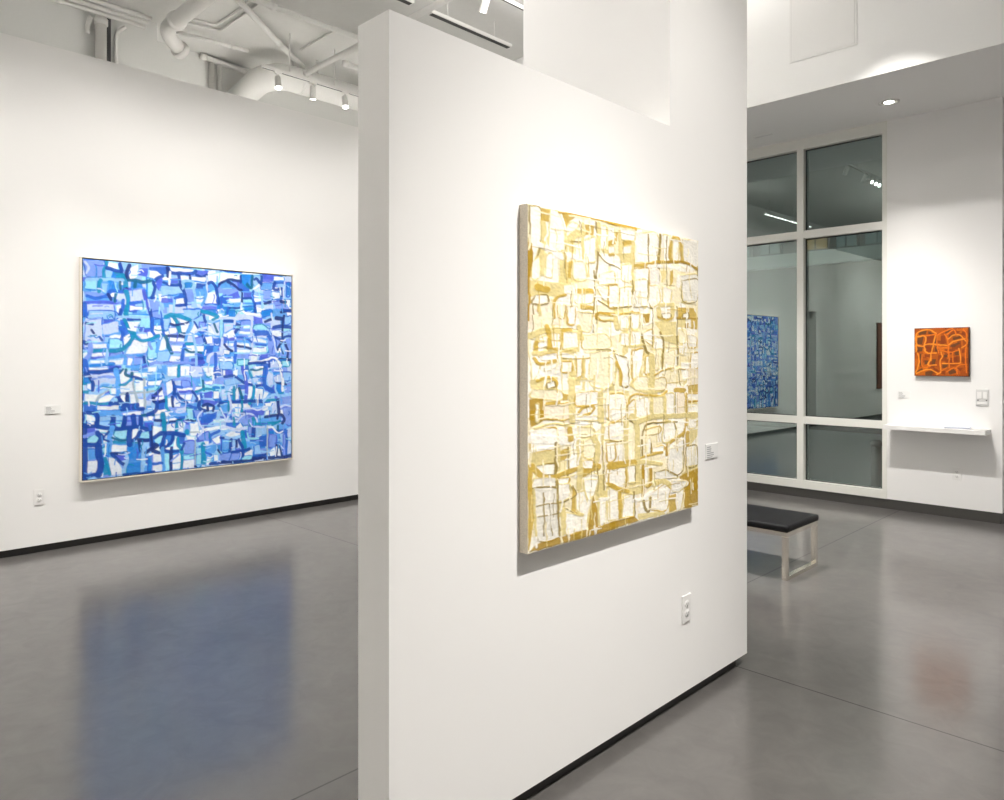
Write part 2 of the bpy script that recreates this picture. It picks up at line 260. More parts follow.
def paint_mat(name, rough):
    m, nt, p = new_mat(name)
    a = nt.nodes.new('ShaderNodeAttribute'); a.attribute_name = 'paint'
    nt.links.new(a.outputs['Color'], p.inputs['Base Color'])
    p.inputs['Roughness'].default_value = rough
    p.inputs['Specular IOR Level'].default_value = 0.25
    tc = nt.nodes.new('ShaderNodeTexCoord')
    no = nt.nodes.new('ShaderNodeTexNoise'); no.inputs['Scale'].default_value = 90; no.inputs['Detail'].default_value = 3
    nt.links.new(tc.outputs['Object'], no.inputs['Vector'])
    bp = nt.nodes.new('ShaderNodeBump'); bp.inputs['Strength'].default_value = 0.25; bp.inputs['Distance'].default_value = 0.002
    nt.links.new(no.outputs['Fac'], bp.inputs['Height']); nt.links.new(bp.outputs['Normal'], p.inputs['Normal'])
    return m
M['paint'] = paint_mat('acrylic_paint', 0.6)
BLUE = """v 6,8 81,4 78,73 15,81/W 106,5 140,9 140,33 99,33/A 112,70 124,56 168,59 162,77 112,81/L 93,44 121,49 112,77 90,76/A 100,95 131,90 137,131 112,133 91,155/L 78,107 100,106 91,148 78,142/S 131,93 146,92
149,127 137,131/W 187,75 193,25 226,8 223,62 206,74/V 232,22 271,19 265,62 229,58/W 275,26 291,17 291,60 272,61/C 9,95 57,85 54,136 9,132/W 115,146 125,146 122,174 109,160/P 187,135 246,124 252,180
194,184/W 194,205 259,205 266,216 194,222/P 19,206 125,201 125,239 19,244/W 137,207 159,203 150,238 137,239/S 15,169 94,172 125,173 125,187 13,193/T16 95,6 84,49 84,79/D16 96,34 124,40 155,43
149,12/D14 149,8 155,50/T22 143,71 168,66 175,101 175,125/N16 190,12 178,48 184,75/t16 187,84 216,80 252,88 291,74/t14 216,83 213,112/L13 18,93 84,86 162,84/T16 72,91 65,115 65,143/t11 151,92
154,126/B16 106,143 125,135 159,138 178,128/N18 172,129 178,125/T20 175,136 184,170 183,205 175,241/B14 18,166 54,174 88,162 109,140/N14 100,154 112,178/t11 131,152 129,187/V14 7,199 69,190
122,193/B16 165,178 162,213 153,242/B13 194,192 243,181/V16 252,127 259,166 269,197 279,236/B22 7,207 7,248/P9 9,14 24,37 15,64/W 279,29 312,26 336,46 299,67 276,61/B 276,11 356,8 353,41 336,46 309,30
276,25/W 367,7 479,8 468,24 412,29 374,24/V 486,9 555,7 541,33 490,33/W 415,43 454,44 454,58 415,69/W 468,43 541,41 534,64 472,61/W 548,29 623,11 623,57 556,62/V 309,73 336,60 330,100 320,126
306,106/V 377,57 405,55 405,81 374,83/A 437,78 472,72 465,99 444,111/v 440,111 476,105 480,168 448,170/D 494,76 537,75 537,97 490,101/S 487,105 537,101 534,135 490,142/W 487,146 527,140 523,166
494,171/S 556,77 585,71 589,105 556,111/W 549,119 589,109 597,170 538,173/L 330,100 419,94 430,127 330,147/V 330,158 388,159 385,177 330,180/W 398,158 440,152 441,178 395,184/P 392,199 444,192 444,226
395,228/v 270,172 323,177 327,231 270,233/A 520,208 586,201 594,223 527,226/C 269,69 289,74 296,113 290,150 270,158/D16 360,11 367,29 412,32 475,27 490,13/N14 356,11 360,51/D16 336,51 313,62 296,85
301,113 288,161/D11 490,33 519,39 544,29/N9 461,28 461,54/D14 340,82 370,90 412,84 408,36/D16 416,91 433,115 440,141 444,185/L11 430,105 430,79 451,66 479,72 483,105 487,168/P9 544,37 545,82
538,165/S13 534,94 538,135 520,181/D16 552,70 571,65 589,90 597,132 601,170/D11 597,86 616,65 623,61/D14 395,191 444,185/L11 388,151 387,232/B13 391,155 433,141/W9 368,28 367,87/B9 538,177 597,174/W
615,12 669,11 719,15 716,39 665,35 608,62/A 723,15 779,10 775,50 759,79 720,46/V 836,10 894,9 894,37 832,46/L 783,18 832,10 820,55 792,69/B 898,29 954,29 954,45 899,49/W 898,9 954,9 954,25 898,29/A
967,40 988,35 989,104 972,110/v 677,53 700,56 700,79 665,74/V 650,125 704,102 712,133 650,148/W 658,143 716,140 712,156 658,159/V 732,104 780,101 780,133 732,135/v 837,90 882,87 883,131 837,133/W
886,94 929,92 929,124 895,130/W 788,132 825,130 825,142 788,152/W 780,85 820,51 820,67 796,84/S 832,50 890,46 886,78 828,82/C 728,143 780,141 780,156 728,159/A 732,182 788,176 793,203 740,206/S
654,167 716,160 713,179 654,186/v 895,146 942,144 938,160 900,166/A 833,197 887,187 883,211 829,214/P 841,169 895,162 895,179 846,185/B 608,135 643,121 643,175 609,177/N13 608,70 631,53 665,43
716,47/N14 650,55 681,69 704,90 720,93/N11 724,93 722,155/D11 719,19 716,54/t14 751,60 763,75 775,74 779,14/D13 791,33 803,28 820,47 828,54/D14 828,14 828,46/D16 903,41 899,77 946,74 942,111/D11
728,136 780,133/B14 784,97 784,152 825,158/N13 845,157 878,147/N20 942,144 963,143/P9 958,37 950,86 954,119/L11 828,90 833,182/B11 654,167 647,221/D11 658,190 717,187/D13 792,164 793,207/N13 938,201
994,186/P9 720,163 725,202 764,212/D 1,230 16,229 13,260 1,267/L 25,236 131,234 131,269 19,270/P 13,280 76,271 76,398 7,399/P 76,295 141,279 144,328 82,340/V 79,292 85,278 113,270 131,276/C 185,243
236,244 276,246 279,303 237,305/W 182,278 236,276 217,323 195,320/B 150,268 178,267 191,320 160,356 153,314/W 172,345 191,334 195,362 163,394/W 224,337 289,332 279,357 247,361/V 237,308 286,310
286,325 233,326/W 208,362 280,371 260,422 176,429/C 107,363 157,363 160,401 107,402/W 37,385 95,384 95,402 37,402/W 34,426 92,426 89,440 34,440/W 31,460 86,460 86,471 31,470/V 31,443 86,443 86,453
31,453/v 110,426 157,422 154,440 107,443/W 107,460 166,457 157,475 104,478/W 186,447 205,450 192,482 179,485/v 208,447 250,447 254,483 208,489/W 267,436 293,433 293,469 267,468/W 19,491 95,488 101,502
19,501/W 4,426 16,423 13,443 4,446/T16 37,414 101,414 151,412 176,394 201,358 211,334/T16 169,268 179,292 191,320 211,334/T14 211,337 227,358 253,368 293,353/D11 185,267 236,265/B14 150,310 160,328
157,363/D14 153,223 150,244/T14 175,222 172,240/L11 141,255 194,253 279,253/D11 13,290 40,296/N11 34,320 44,337/D11 65,350 76,367/v18 25,372 30,406 25,433 7,460/D18 3,375 13,382/B22 7,463 13,501/A14
31,481 86,478 126,474/L11 98,412 95,474/S14 107,447 170,440 170,475/V14 110,495 148,489/D14 253,443 257,479/S14 179,489 228,489 293,476/L13 224,319 236,290/v13 273,372 286,404/D16 279,217 286,271
289,321/V11 247,493 293,476/v 287,228 327,226 327,255 290,253/S 293,267 324,262 324,288 294,292/W 297,296 327,295 334,327 297,335/W 270,325 290,325 290,350 271,350/L 337,258 368,257 361,305 341,313/W
375,253 396,263 392,286 375,282/W 409,256 459,265 455,276 417,277/W 420,288 455,284 445,317 424,321/W 365,305 403,300 406,326 368,330/W 466,320 484,275 499,312 484,328/L 434,210 513,207 509,237
477,257 441,247/W 368,348 435,355 431,369 372,374/P 449,339 477,339 477,369 449,369/v 488,350 521,342 528,376 488,380/W 535,342 568,341 572,375 546,375/W 445,388 528,387 528,413 456,414/W 375,388
428,388 417,418 379,418/W 442,425 488,425 485,436 442,440/W 369,440 417,440 414,466 369,465/W 314,367 351,349 355,385 345,411 314,411/C 271,379 304,371 308,447 271,450/L 311,418 369,418 362,465
311,465/B 576,348 614,344 614,390 580,386/B 539,387 580,386 573,421 543,428/W 550,273 587,276 598,329 554,330/v 509,271 535,270 531,293 506,290/P 561,280 621,259 621,332 587,333/B 492,429 539,428
540,455 492,455/W 278,486 311,487 311,505 278,504/W 359,491 407,491 407,506 359,505/W 421,492 464,492 464,507 421,506/T20 351,247 382,238 420,244 462,261/T20 388,249 403,282 417,329/N11 371,282
392,289 420,281 466,270/t18 417,336 438,329 442,347/N14 361,339 399,342 438,343/T16 271,364 294,353 314,342 338,338/t18 348,341 358,374 362,396 376,425/S16 327,345 317,378 308,418/B14 330,262 337,305
341,334/S16 466,276 456,310 445,347 435,377/B16 438,377 431,414 426,462/T16 445,378 474,378/v13 372,374 400,374 431,373/t11 442,406 463,417 492,417 528,425/A16 528,425 540,447/D16 496,447 521,451/D14
524,334 539,372/T20 520,214 564,223 598,237/D14 531,236 538,266/T13 575,253 602,241/t11 579,276 598,317/D9 484,268 499,297/P11 491,320 509,304 542,296/B14 513,319 542,311/v14 271,483 304,472 359,476
418,473 492,474/B14 290,260 287,317 297,332/P14 551,466 554,447 576,428 618,421/B16 588,428 588,493/L13 477,335 492,417 492,485/V14 510,466 532,470/T14 411,488 407,506/A 643,205 689,203 690,234
643,235/A 736,197 793,194 789,214 757,219/A 829,200 883,190 879,218 829,232/V 785,226 834,236 838,264 789,269/P 632,274 678,269 674,296 632,317/v 717,256 769,254 769,306 714,307/W 733,283 765,278
761,290 733,291/W 714,311 769,309 765,321 710,323/C 785,297 793,277 830,272 871,295/B 785,305 859,299 863,327 790,333/W 786,341 855,356 855,368 782,361/W 782,396 855,388 856,416 782,420/V 815,448
831,432 864,428 860,452/W 888,303 939,297 943,330 888,335/v 863,335 905,339 910,432 872,436/L 935,383 952,370 966,407 953,428/W 918,399 935,395 940,419 914,424/v 952,350 995,341 996,448 975,448/V
633,347 686,343 683,358 633,359/W 640,374 679,370 679,385 640,386/W 629,405 660,409 656,428 629,428/W 698,374 758,373 766,388 698,385/W 699,405 766,408 762,420 699,424/v 699,428 766,428 762,452
699,452/W 774,436 807,440 803,460 770,460/C 703,463 754,456 754,483 703,487/W 610,455 676,455 672,467 611,470/L 611,470 672,471 672,506 611,505/C 945,468 983,465 984,493 945,493/L 955,227 994,218
995,255 960,264/P 877,480 915,468 928,497 881,504/C 609,252 628,251 621,340 610,348/D14 632,261 674,259/D18 690,272 709,284 690,315/N14 850,255 883,242/N22 913,233 943,236/D20 892,286 930,277
995,279/N13 955,219 947,260 947,309 944,350 939,366/D13 909,338 944,350 961,333 995,331/N11 944,362 923,391 918,407/N13 961,366 978,403 975,448 983,460/N11 940,403 948,424/N13 932,456 996,460/P9
883,210 892,250 880,303 897,351 910,416/P13 609,246 686,242 761,239 777,258 773,313 778,392 766,448/P11 721,197 693,237 682,273/W11 725,197 749,216 777,218 817,217/P13 621,348 618,394 622,447/B16
690,366 691,416 687,471/N13 702,387 738,389 770,400/B11 702,342 741,345 774,365/N13 633,382 644,393 671,413/B11 798,376 855,380/W11 766,467 815,468 864,456 889,448 919,460 936,497 941,513/D16 762,479
848,472/D11 869,468 873,496/B14 863,311 880,351/W9 799,499 836,498/D14 946,187 994,193/D 2,483 16,483 25,510 19,534 2,533/A 5,537 22,537 25,558 5,564/W 16,490 101,497 95,504 22,507/P 25,524 123,519
129,533 40,541/P 43,541 129,543 129,567 46,572/W 20,568 31,565 32,592 17,585/S 53,586 77,569 107,570 95,594 53,600/W 8,612 71,611 50,648 8,642/W 62,634 108,615 132,616 108,647 62,652/W 111,588 135,589
136,613 111,612/W 151,519 170,505 189,544 170,569 151,568/W 151,579 208,555 209,605 151,607/W 205,520 290,521 290,536 208,538/W 218,556 251,556 248,603 218,605/W 257,557 294,557 294,586 257,585/W
193,619 212,619 218,659 193,661/W 228,641 254,646 254,678 235,677/W 154,617 173,621 174,660 155,645/W 56,668 145,669 142,694 59,686/B 5,652 50,665 53,696 5,693/W 14,704 47,719 47,750 14,748/S 62,689
241,695 242,721 62,717/W 164,709 241,699 238,717 164,716/L 68,717 111,720 111,762 68,759/L 133,721 161,723 158,765 133,763/v 180,724 199,725 196,767 177,766/V 255,757 295,756 295,774 255,771/W 251,732
294,734 295,752 251,750/L 255,696 291,694 291,716 255,714/S 195,484 247,485 228,506 199,506/D18 22,510 70,511 107,508 138,494/D14 22,527 40,562 38,596/v11 37,544 77,535 129,536/S22 132,505 142,547
142,613/t13 176,505 176,526 199,534 202,520/t9 151,519 163,502/D13 202,538 251,549/T11 195,548 176,572 151,575/G11 208,548 209,591 225,655/G11 254,549 254,603 258,686/S11 257,589 294,586/G11 50,654
65,624 101,594/G9 151,617 177,611 228,613 294,608/T14 5,601 26,602/L14 29,606 59,610 101,587/T13 8,653 35,652 71,659 111,657/D16 111,657 142,659 151,642/D14 145,631 164,663/N16 180,615 180,660/D20
164,674 196,672 225,670/D16 161,691 202,686 251,689/D18 20,697 50,702 59,720 56,758/D16 4,700 4,754/D22 123,721 121,762/D20 171,727 164,765/D22 206,722 209,768/D20 238,727 238,770/t14 245,721
294,720/D16 291,630 294,655/W 271,492 308,493 305,514 271,517/S 331,486 355,486 352,533 335,522/W 359,493 404,490 400,538 359,537/W 421,490 460,491 460,535 421,538/P 464,491 521,495 522,540 468,543/W
529,499 577,496 577,545 544,537/B 584,511 626,508 626,539 585,538/S 271,528 321,529 322,555 271,553/W 272,561 332,558 322,580 272,578/C 272,586 315,587 302,605 272,607/W 302,644 339,595 342,646
322,653/W 352,570 380,556 380,607 359,629/P 394,564 425,561 422,583 394,582/v 425,561 457,565 464,591 425,590/W 401,597 475,599 475,611 408,612/V 408,608 471,610 468,625 415,623/W 482,592 522,593
519,608 486,611/W 537,567 574,568 570,583 540,579/W 411,631 472,629 465,674 443,665/W 391,644 419,672 415,690 387,685/W 359,647 377,644 377,684 363,684/B 315,659 346,661 343,697 316,699/V 530,624
570,618 570,652 533,650/W 578,618 608,619 604,653 578,656/V 522,657 604,672 582,691 523,688/W 523,695 545,693 545,712 526,711/W 552,697 574,698 571,713 556,716/P 391,696 447,695 440,717 398,719/C
447,699 479,701 476,757 454,748/W 346,712 384,710 370,732 346,734/W 350,749 391,740 401,748 353,760/v 479,708 523,714 523,744 487,742/B 516,744 552,731 590,737 560,777 516,778/B 560,735 597,722
590,756 567,762/A 612,696 627,693 627,728 612,727/W 493,637 515,627 512,661 501,668/W 272,729 292,731 289,749 272,747/W 302,724 326,725 322,740 302,739/G 469,771 498,769 494,788 469,786/W 409,767
437,765 433,784 409,782/T16 411,494 409,538/N16 332,595 302,626 292,644 305,663 346,654/v13 335,577 346,613 349,639/D16 383,560 390,593 390,626/v13 387,556 425,550 464,558 482,585 479,611/B13 394,589
425,594/D13 404,623 418,646 450,669/D11 475,614 497,649 493,664/D18 508,668 508,698 537,715/N14 526,688 552,682 578,694 575,717/N13 548,693 549,716/D14 604,692 627,677/T14 353,639 353,683 363,702/D18
309,663 305,702 272,719/N11 380,640 384,692/v14 370,695 394,700/B14 429,676 465,689 494,698/S13 370,721 415,727 447,725/N11 353,764 388,758 408,752 444,755 487,761/T22 336,719 340,777/N13 302,746
326,751/L11 608,726 590,764 556,785/P9 523,714 501,743 509,785/t11 526,563 530,612/T13 493,615 537,605 581,610/A14 578,599 627,600/B14 584,500 585,549/W11 582,771 628,770/W9 577,541 574,560/V14
430,757 451,770/B14 515,631 523,669/V 637,508 676,512 680,540 638,539/W 680,516 703,509 700,540 680,536/L 634,562 700,556 715,579 638,589/W 779,514 836,515 836,543 783,546/S 739,521 767,525 763,561
743,560/W 751,576 775,573 771,585 751,584/W 804,578 845,579 840,587 808,586/P 861,523 890,536 890,592 874,604 861,571/B 852,491 865,491 865,531 849,571/P 894,552 932,540 945,577 907,585/L 945,528
997,529 997,570 950,573/A 907,589 967,586 955,635 916,638/v 967,586 997,583 998,636 959,643/W 688,606 704,607 704,661 689,665/W 751,604 779,601 776,660 752,663/W 796,609 837,619 833,667 792,665/W
845,631 866,636 853,664 837,667/P 619,612 638,612 642,659 623,662/S 612,688 654,686 646,725 616,719/W 669,687 720,693 716,709 670,710/W 685,711 716,713 709,756 689,747/W 732,690 760,691 768,711
732,714/S 776,684 841,691 833,707 780,708/V 736,726 801,725 850,736 842,755 736,745/W 854,736 871,729 871,757 850,756/P 887,689 912,690 913,743 887,746/v 729,753 785,752 793,776 777,803 709,795
713,764/v 933,663 998,661 998,698 934,704/v 947,725 999,719 999,814 965,812/S 883,770 943,774 943,794 888,799/W 850,692 887,693 883,709 854,708/D14 634,546 680,543 711,564 739,580 783,593 841,595/V20
727,501 739,545 747,580 744,663/B22 848,503 844,555 849,599 891,629/T13 763,514 775,553/L11 779,561 792,601/T16 787,601 784,649 764,691/T16 680,602 681,664/t14 708,607 724,662/D16 669,679 728,678
784,677 833,683/D14 612,680 635,674 654,675/P11 669,602 654,636 661,663 666,710 654,748 639,775/P9 612,773 639,775 670,775 697,778/P9 612,704 635,759 639,775/T11 654,675 654,721/T14 724,678
724,733/D13 725,741 736,734/P9 732,714 776,716 809,726 858,712/P9 697,778 729,749 768,743 801,769 805,801/T18 785,768 793,800/T14 849,677 916,678/L11 841,683 866,660 899,649 946,655 994,649/N18
921,679 926,744/N14 850,768 900,759 943,761 960,787 947,807/N13 921,760 917,780/P9 938,716 964,709 994,715/N11 907,585 941,590 967,594/W14 938,491 941,540 948,573 948,627/L11 903,588 908,625
916,642/T16 909,804 892,811/T14 678,758 682,797/t9 771,510 799,514 840,503/W9 799,498 836,499/W 14,737 47,739 47,756 14,750/L 65,740 111,743 108,764 68,761/C 133,744 158,746 149,774 139,769/v 177,747
199,749 196,766 177,772/V 11,767 50,767 47,787 11,788/C 14,819 44,797 62,812 53,839 20,836/W 65,775 99,784 99,791 68,785/W 78,796 96,805 96,815 81,807/W 75,824 93,825 96,836 72,837/C 133,786 184,787
174,825 152,823 127,807/W 203,788 232,783 222,811 209,835 197,830/C 239,805 278,797 275,833 235,826/L 232,847 278,851 278,880 242,888/T 115,830 133,832 177,839 177,853 121,848/W 112,851 178,857
178,885 115,883/V 124,901 178,899 175,920 149,932/A 181,850 229,854 242,895 239,995 178,991 187,900/C 78,865 96,857 96,881 84,883/S 20,864 53,867 54,915 21,911/W 12,914 60,915 54,973 12,972/W 102,906
134,919 156,964 156,989 112,991/L 81,893 102,906 99,937/T 72,934 96,937 109,987 84,987/W 69,979 81,977 81,994 69,992/S 252,964 295,961 296,994 252,993/W 275,905 295,900 295,947 282,938/B 259,914
279,927 282,956 259,954/V 255,760 285,761 281,783 258,781/D25 5,736 6,995/D18 14,759 53,760 108,774 152,777 196,773 242,780 268,789/D20 56,740 56,760/D20 120,744 121,775/D18 168,747 164,771/D20
208,749 212,771/D18 238,751 238,776/v13 5,804 29,796 62,785/D22 11,842 56,843 75,817 59,791/D29 62,850 63,895 72,930 63,981/S22 117,771 108,812 105,882/t11 118,817 146,829 177,832/D23 193,780 190,819
190,854/D16 239,798 222,822 203,838/N16 229,836 275,842/N13 229,843 239,891/D14 281,790 285,863/N13 115,890 152,895 178,892/D14 118,897 152,935 165,944/L14 174,895 181,924 172,959 165,990/L18 252,892
249,949 243,995/N16 262,900 282,884 295,878/D16 9,985 42,979 60,981/T13 90,908 103,958 109,987/D9 102,788 84,817 102,833/D11 165,993 239,995 296,994/A 273,923 290,921 287,993 273,995/W 292,776 333,787
330,808 293,827/W 357,774 391,769 391,805 357,807/W 409,773 437,772 430,812 409,810/W 465,773 498,772 509,837 466,837/W 444,835 487,843 484,861 451,855/C 299,846 309,825 336,823 333,852 310,868/A
350,828 381,827 378,860 357,876 340,871/W 385,893 392,850 398,835 409,899/B 405,832 437,835 437,876 409,870/v 437,865 484,865 480,925 434,920/W 344,882 381,886 364,899/W 293,878 323,877 323,895
300,893/W 293,910 327,914 327,950 293,947/W 293,965 334,965 334,995 293,994/C 340,911 368,914 368,995 344,992/W 382,926 416,918 420,963 382,963/W 382,970 420,967 420,993 382,993/C 434,928 480,928
481,955 434,950/W 434,957 481,958 481,996 431,994/C 495,900 513,901 517,989 495,990/v 502,836 553,825 553,863 509,863/W 531,869 553,871 553,890 531,892/W 572,861 609,848 609,883 591,889/V 613,856
628,854 629,927 613,926/W 580,942 598,944 599,971 580,972/v 606,940 629,943 629,970 606,971/W 546,961 561,963 558,989 543,988/S 538,888 591,893 583,934 542,931/N11 286,776 286,827 293,885/T20 343,758
345,806/T14 400,769 398,810/D20 299,831 323,815 353,814 402,821 434,831/D16 347,820 337,856 330,881/N16 299,864 313,872 293,892 320,906/D16 384,823 378,856 350,879 330,881/D14 350,898 375,907
409,907/N16 376,889 373,944 373,992/T16 405,843 409,881 423,904 424,949 424,994/D13 423,901 437,872/S16 337,885 337,933 341,995/B11 293,956 334,958/T22 448,813 451,817/G7 487,861 488,993/N11 486,989
492,993/T25 526,887 528,933 528,975/W16 516,818 571,807 628,803/B16 561,871 564,841 605,825/D16 561,986 591,985 629,983/N9 598,917 610,933/B11 539,923 565,940/v9 375,951 409,922/P9 509,784 523,815
494,851/B11 272,768 282,790/G7 465,818 509,822/W 613,802 651,805 647,816 613,818/W 636,847 666,829 713,833 714,860 671,865/W 694,804 717,790 729,814 713,833 694,831/v 757,812 781,810 777,866 761,864/L
797,819 859,816 855,856 802,867/B 818,869 859,868 860,925 822,921/v 872,865 910,872 906,929 872,926/L 790,918 818,913 823,941 856,948 852,964 790,958/W 738,949 770,932 782,937 778,965 738,965/W
872,954 902,932 906,973 881,979/W 923,942 936,948 936,985 915,982/v 952,871 974,869 975,980 953,982/P 978,840 995,837 996,883 978,881/P 978,906 996,908 996,974 975,976/L 675,873 690,874 687,933
671,931/S 621,869 659,872 656,934 621,930/v 617,942 667,942 660,981 621,973/v 671,947 710,947 706,978 660,985/C 726,964 778,965 774,992 726,991/W 827,974 852,976 848,988 823,985/P14 613,806 643,806
690,823 745,816/L14 628,854 667,863 713,857/T22 725,838 729,870 738,914/D22 785,822 783,870/D16 667,872 659,930/N11 694,878 698,910/D16 706,876 726,917/D14 671,939 714,935 762,928/D18 730,933
726,964/D22 786,978 819,977 856,969/G9 863,816 860,912 864,986/W9 867,820 892,826 922,857 948,850/N13 914,921 913,982/N11 931,923 945,981/t11 922,820 922,840/P9 765,793 785,814 851,819/C9 753,844
761,872 810,876/B13 969,860 970,980/N14 614,984 660,988 714,990 782,989/N16 782,985 868,986 936,989 1001,987/T14 785,791 809,800 901,802 934,796/D13 628,861 613,860/P7 931,919 953,945"""
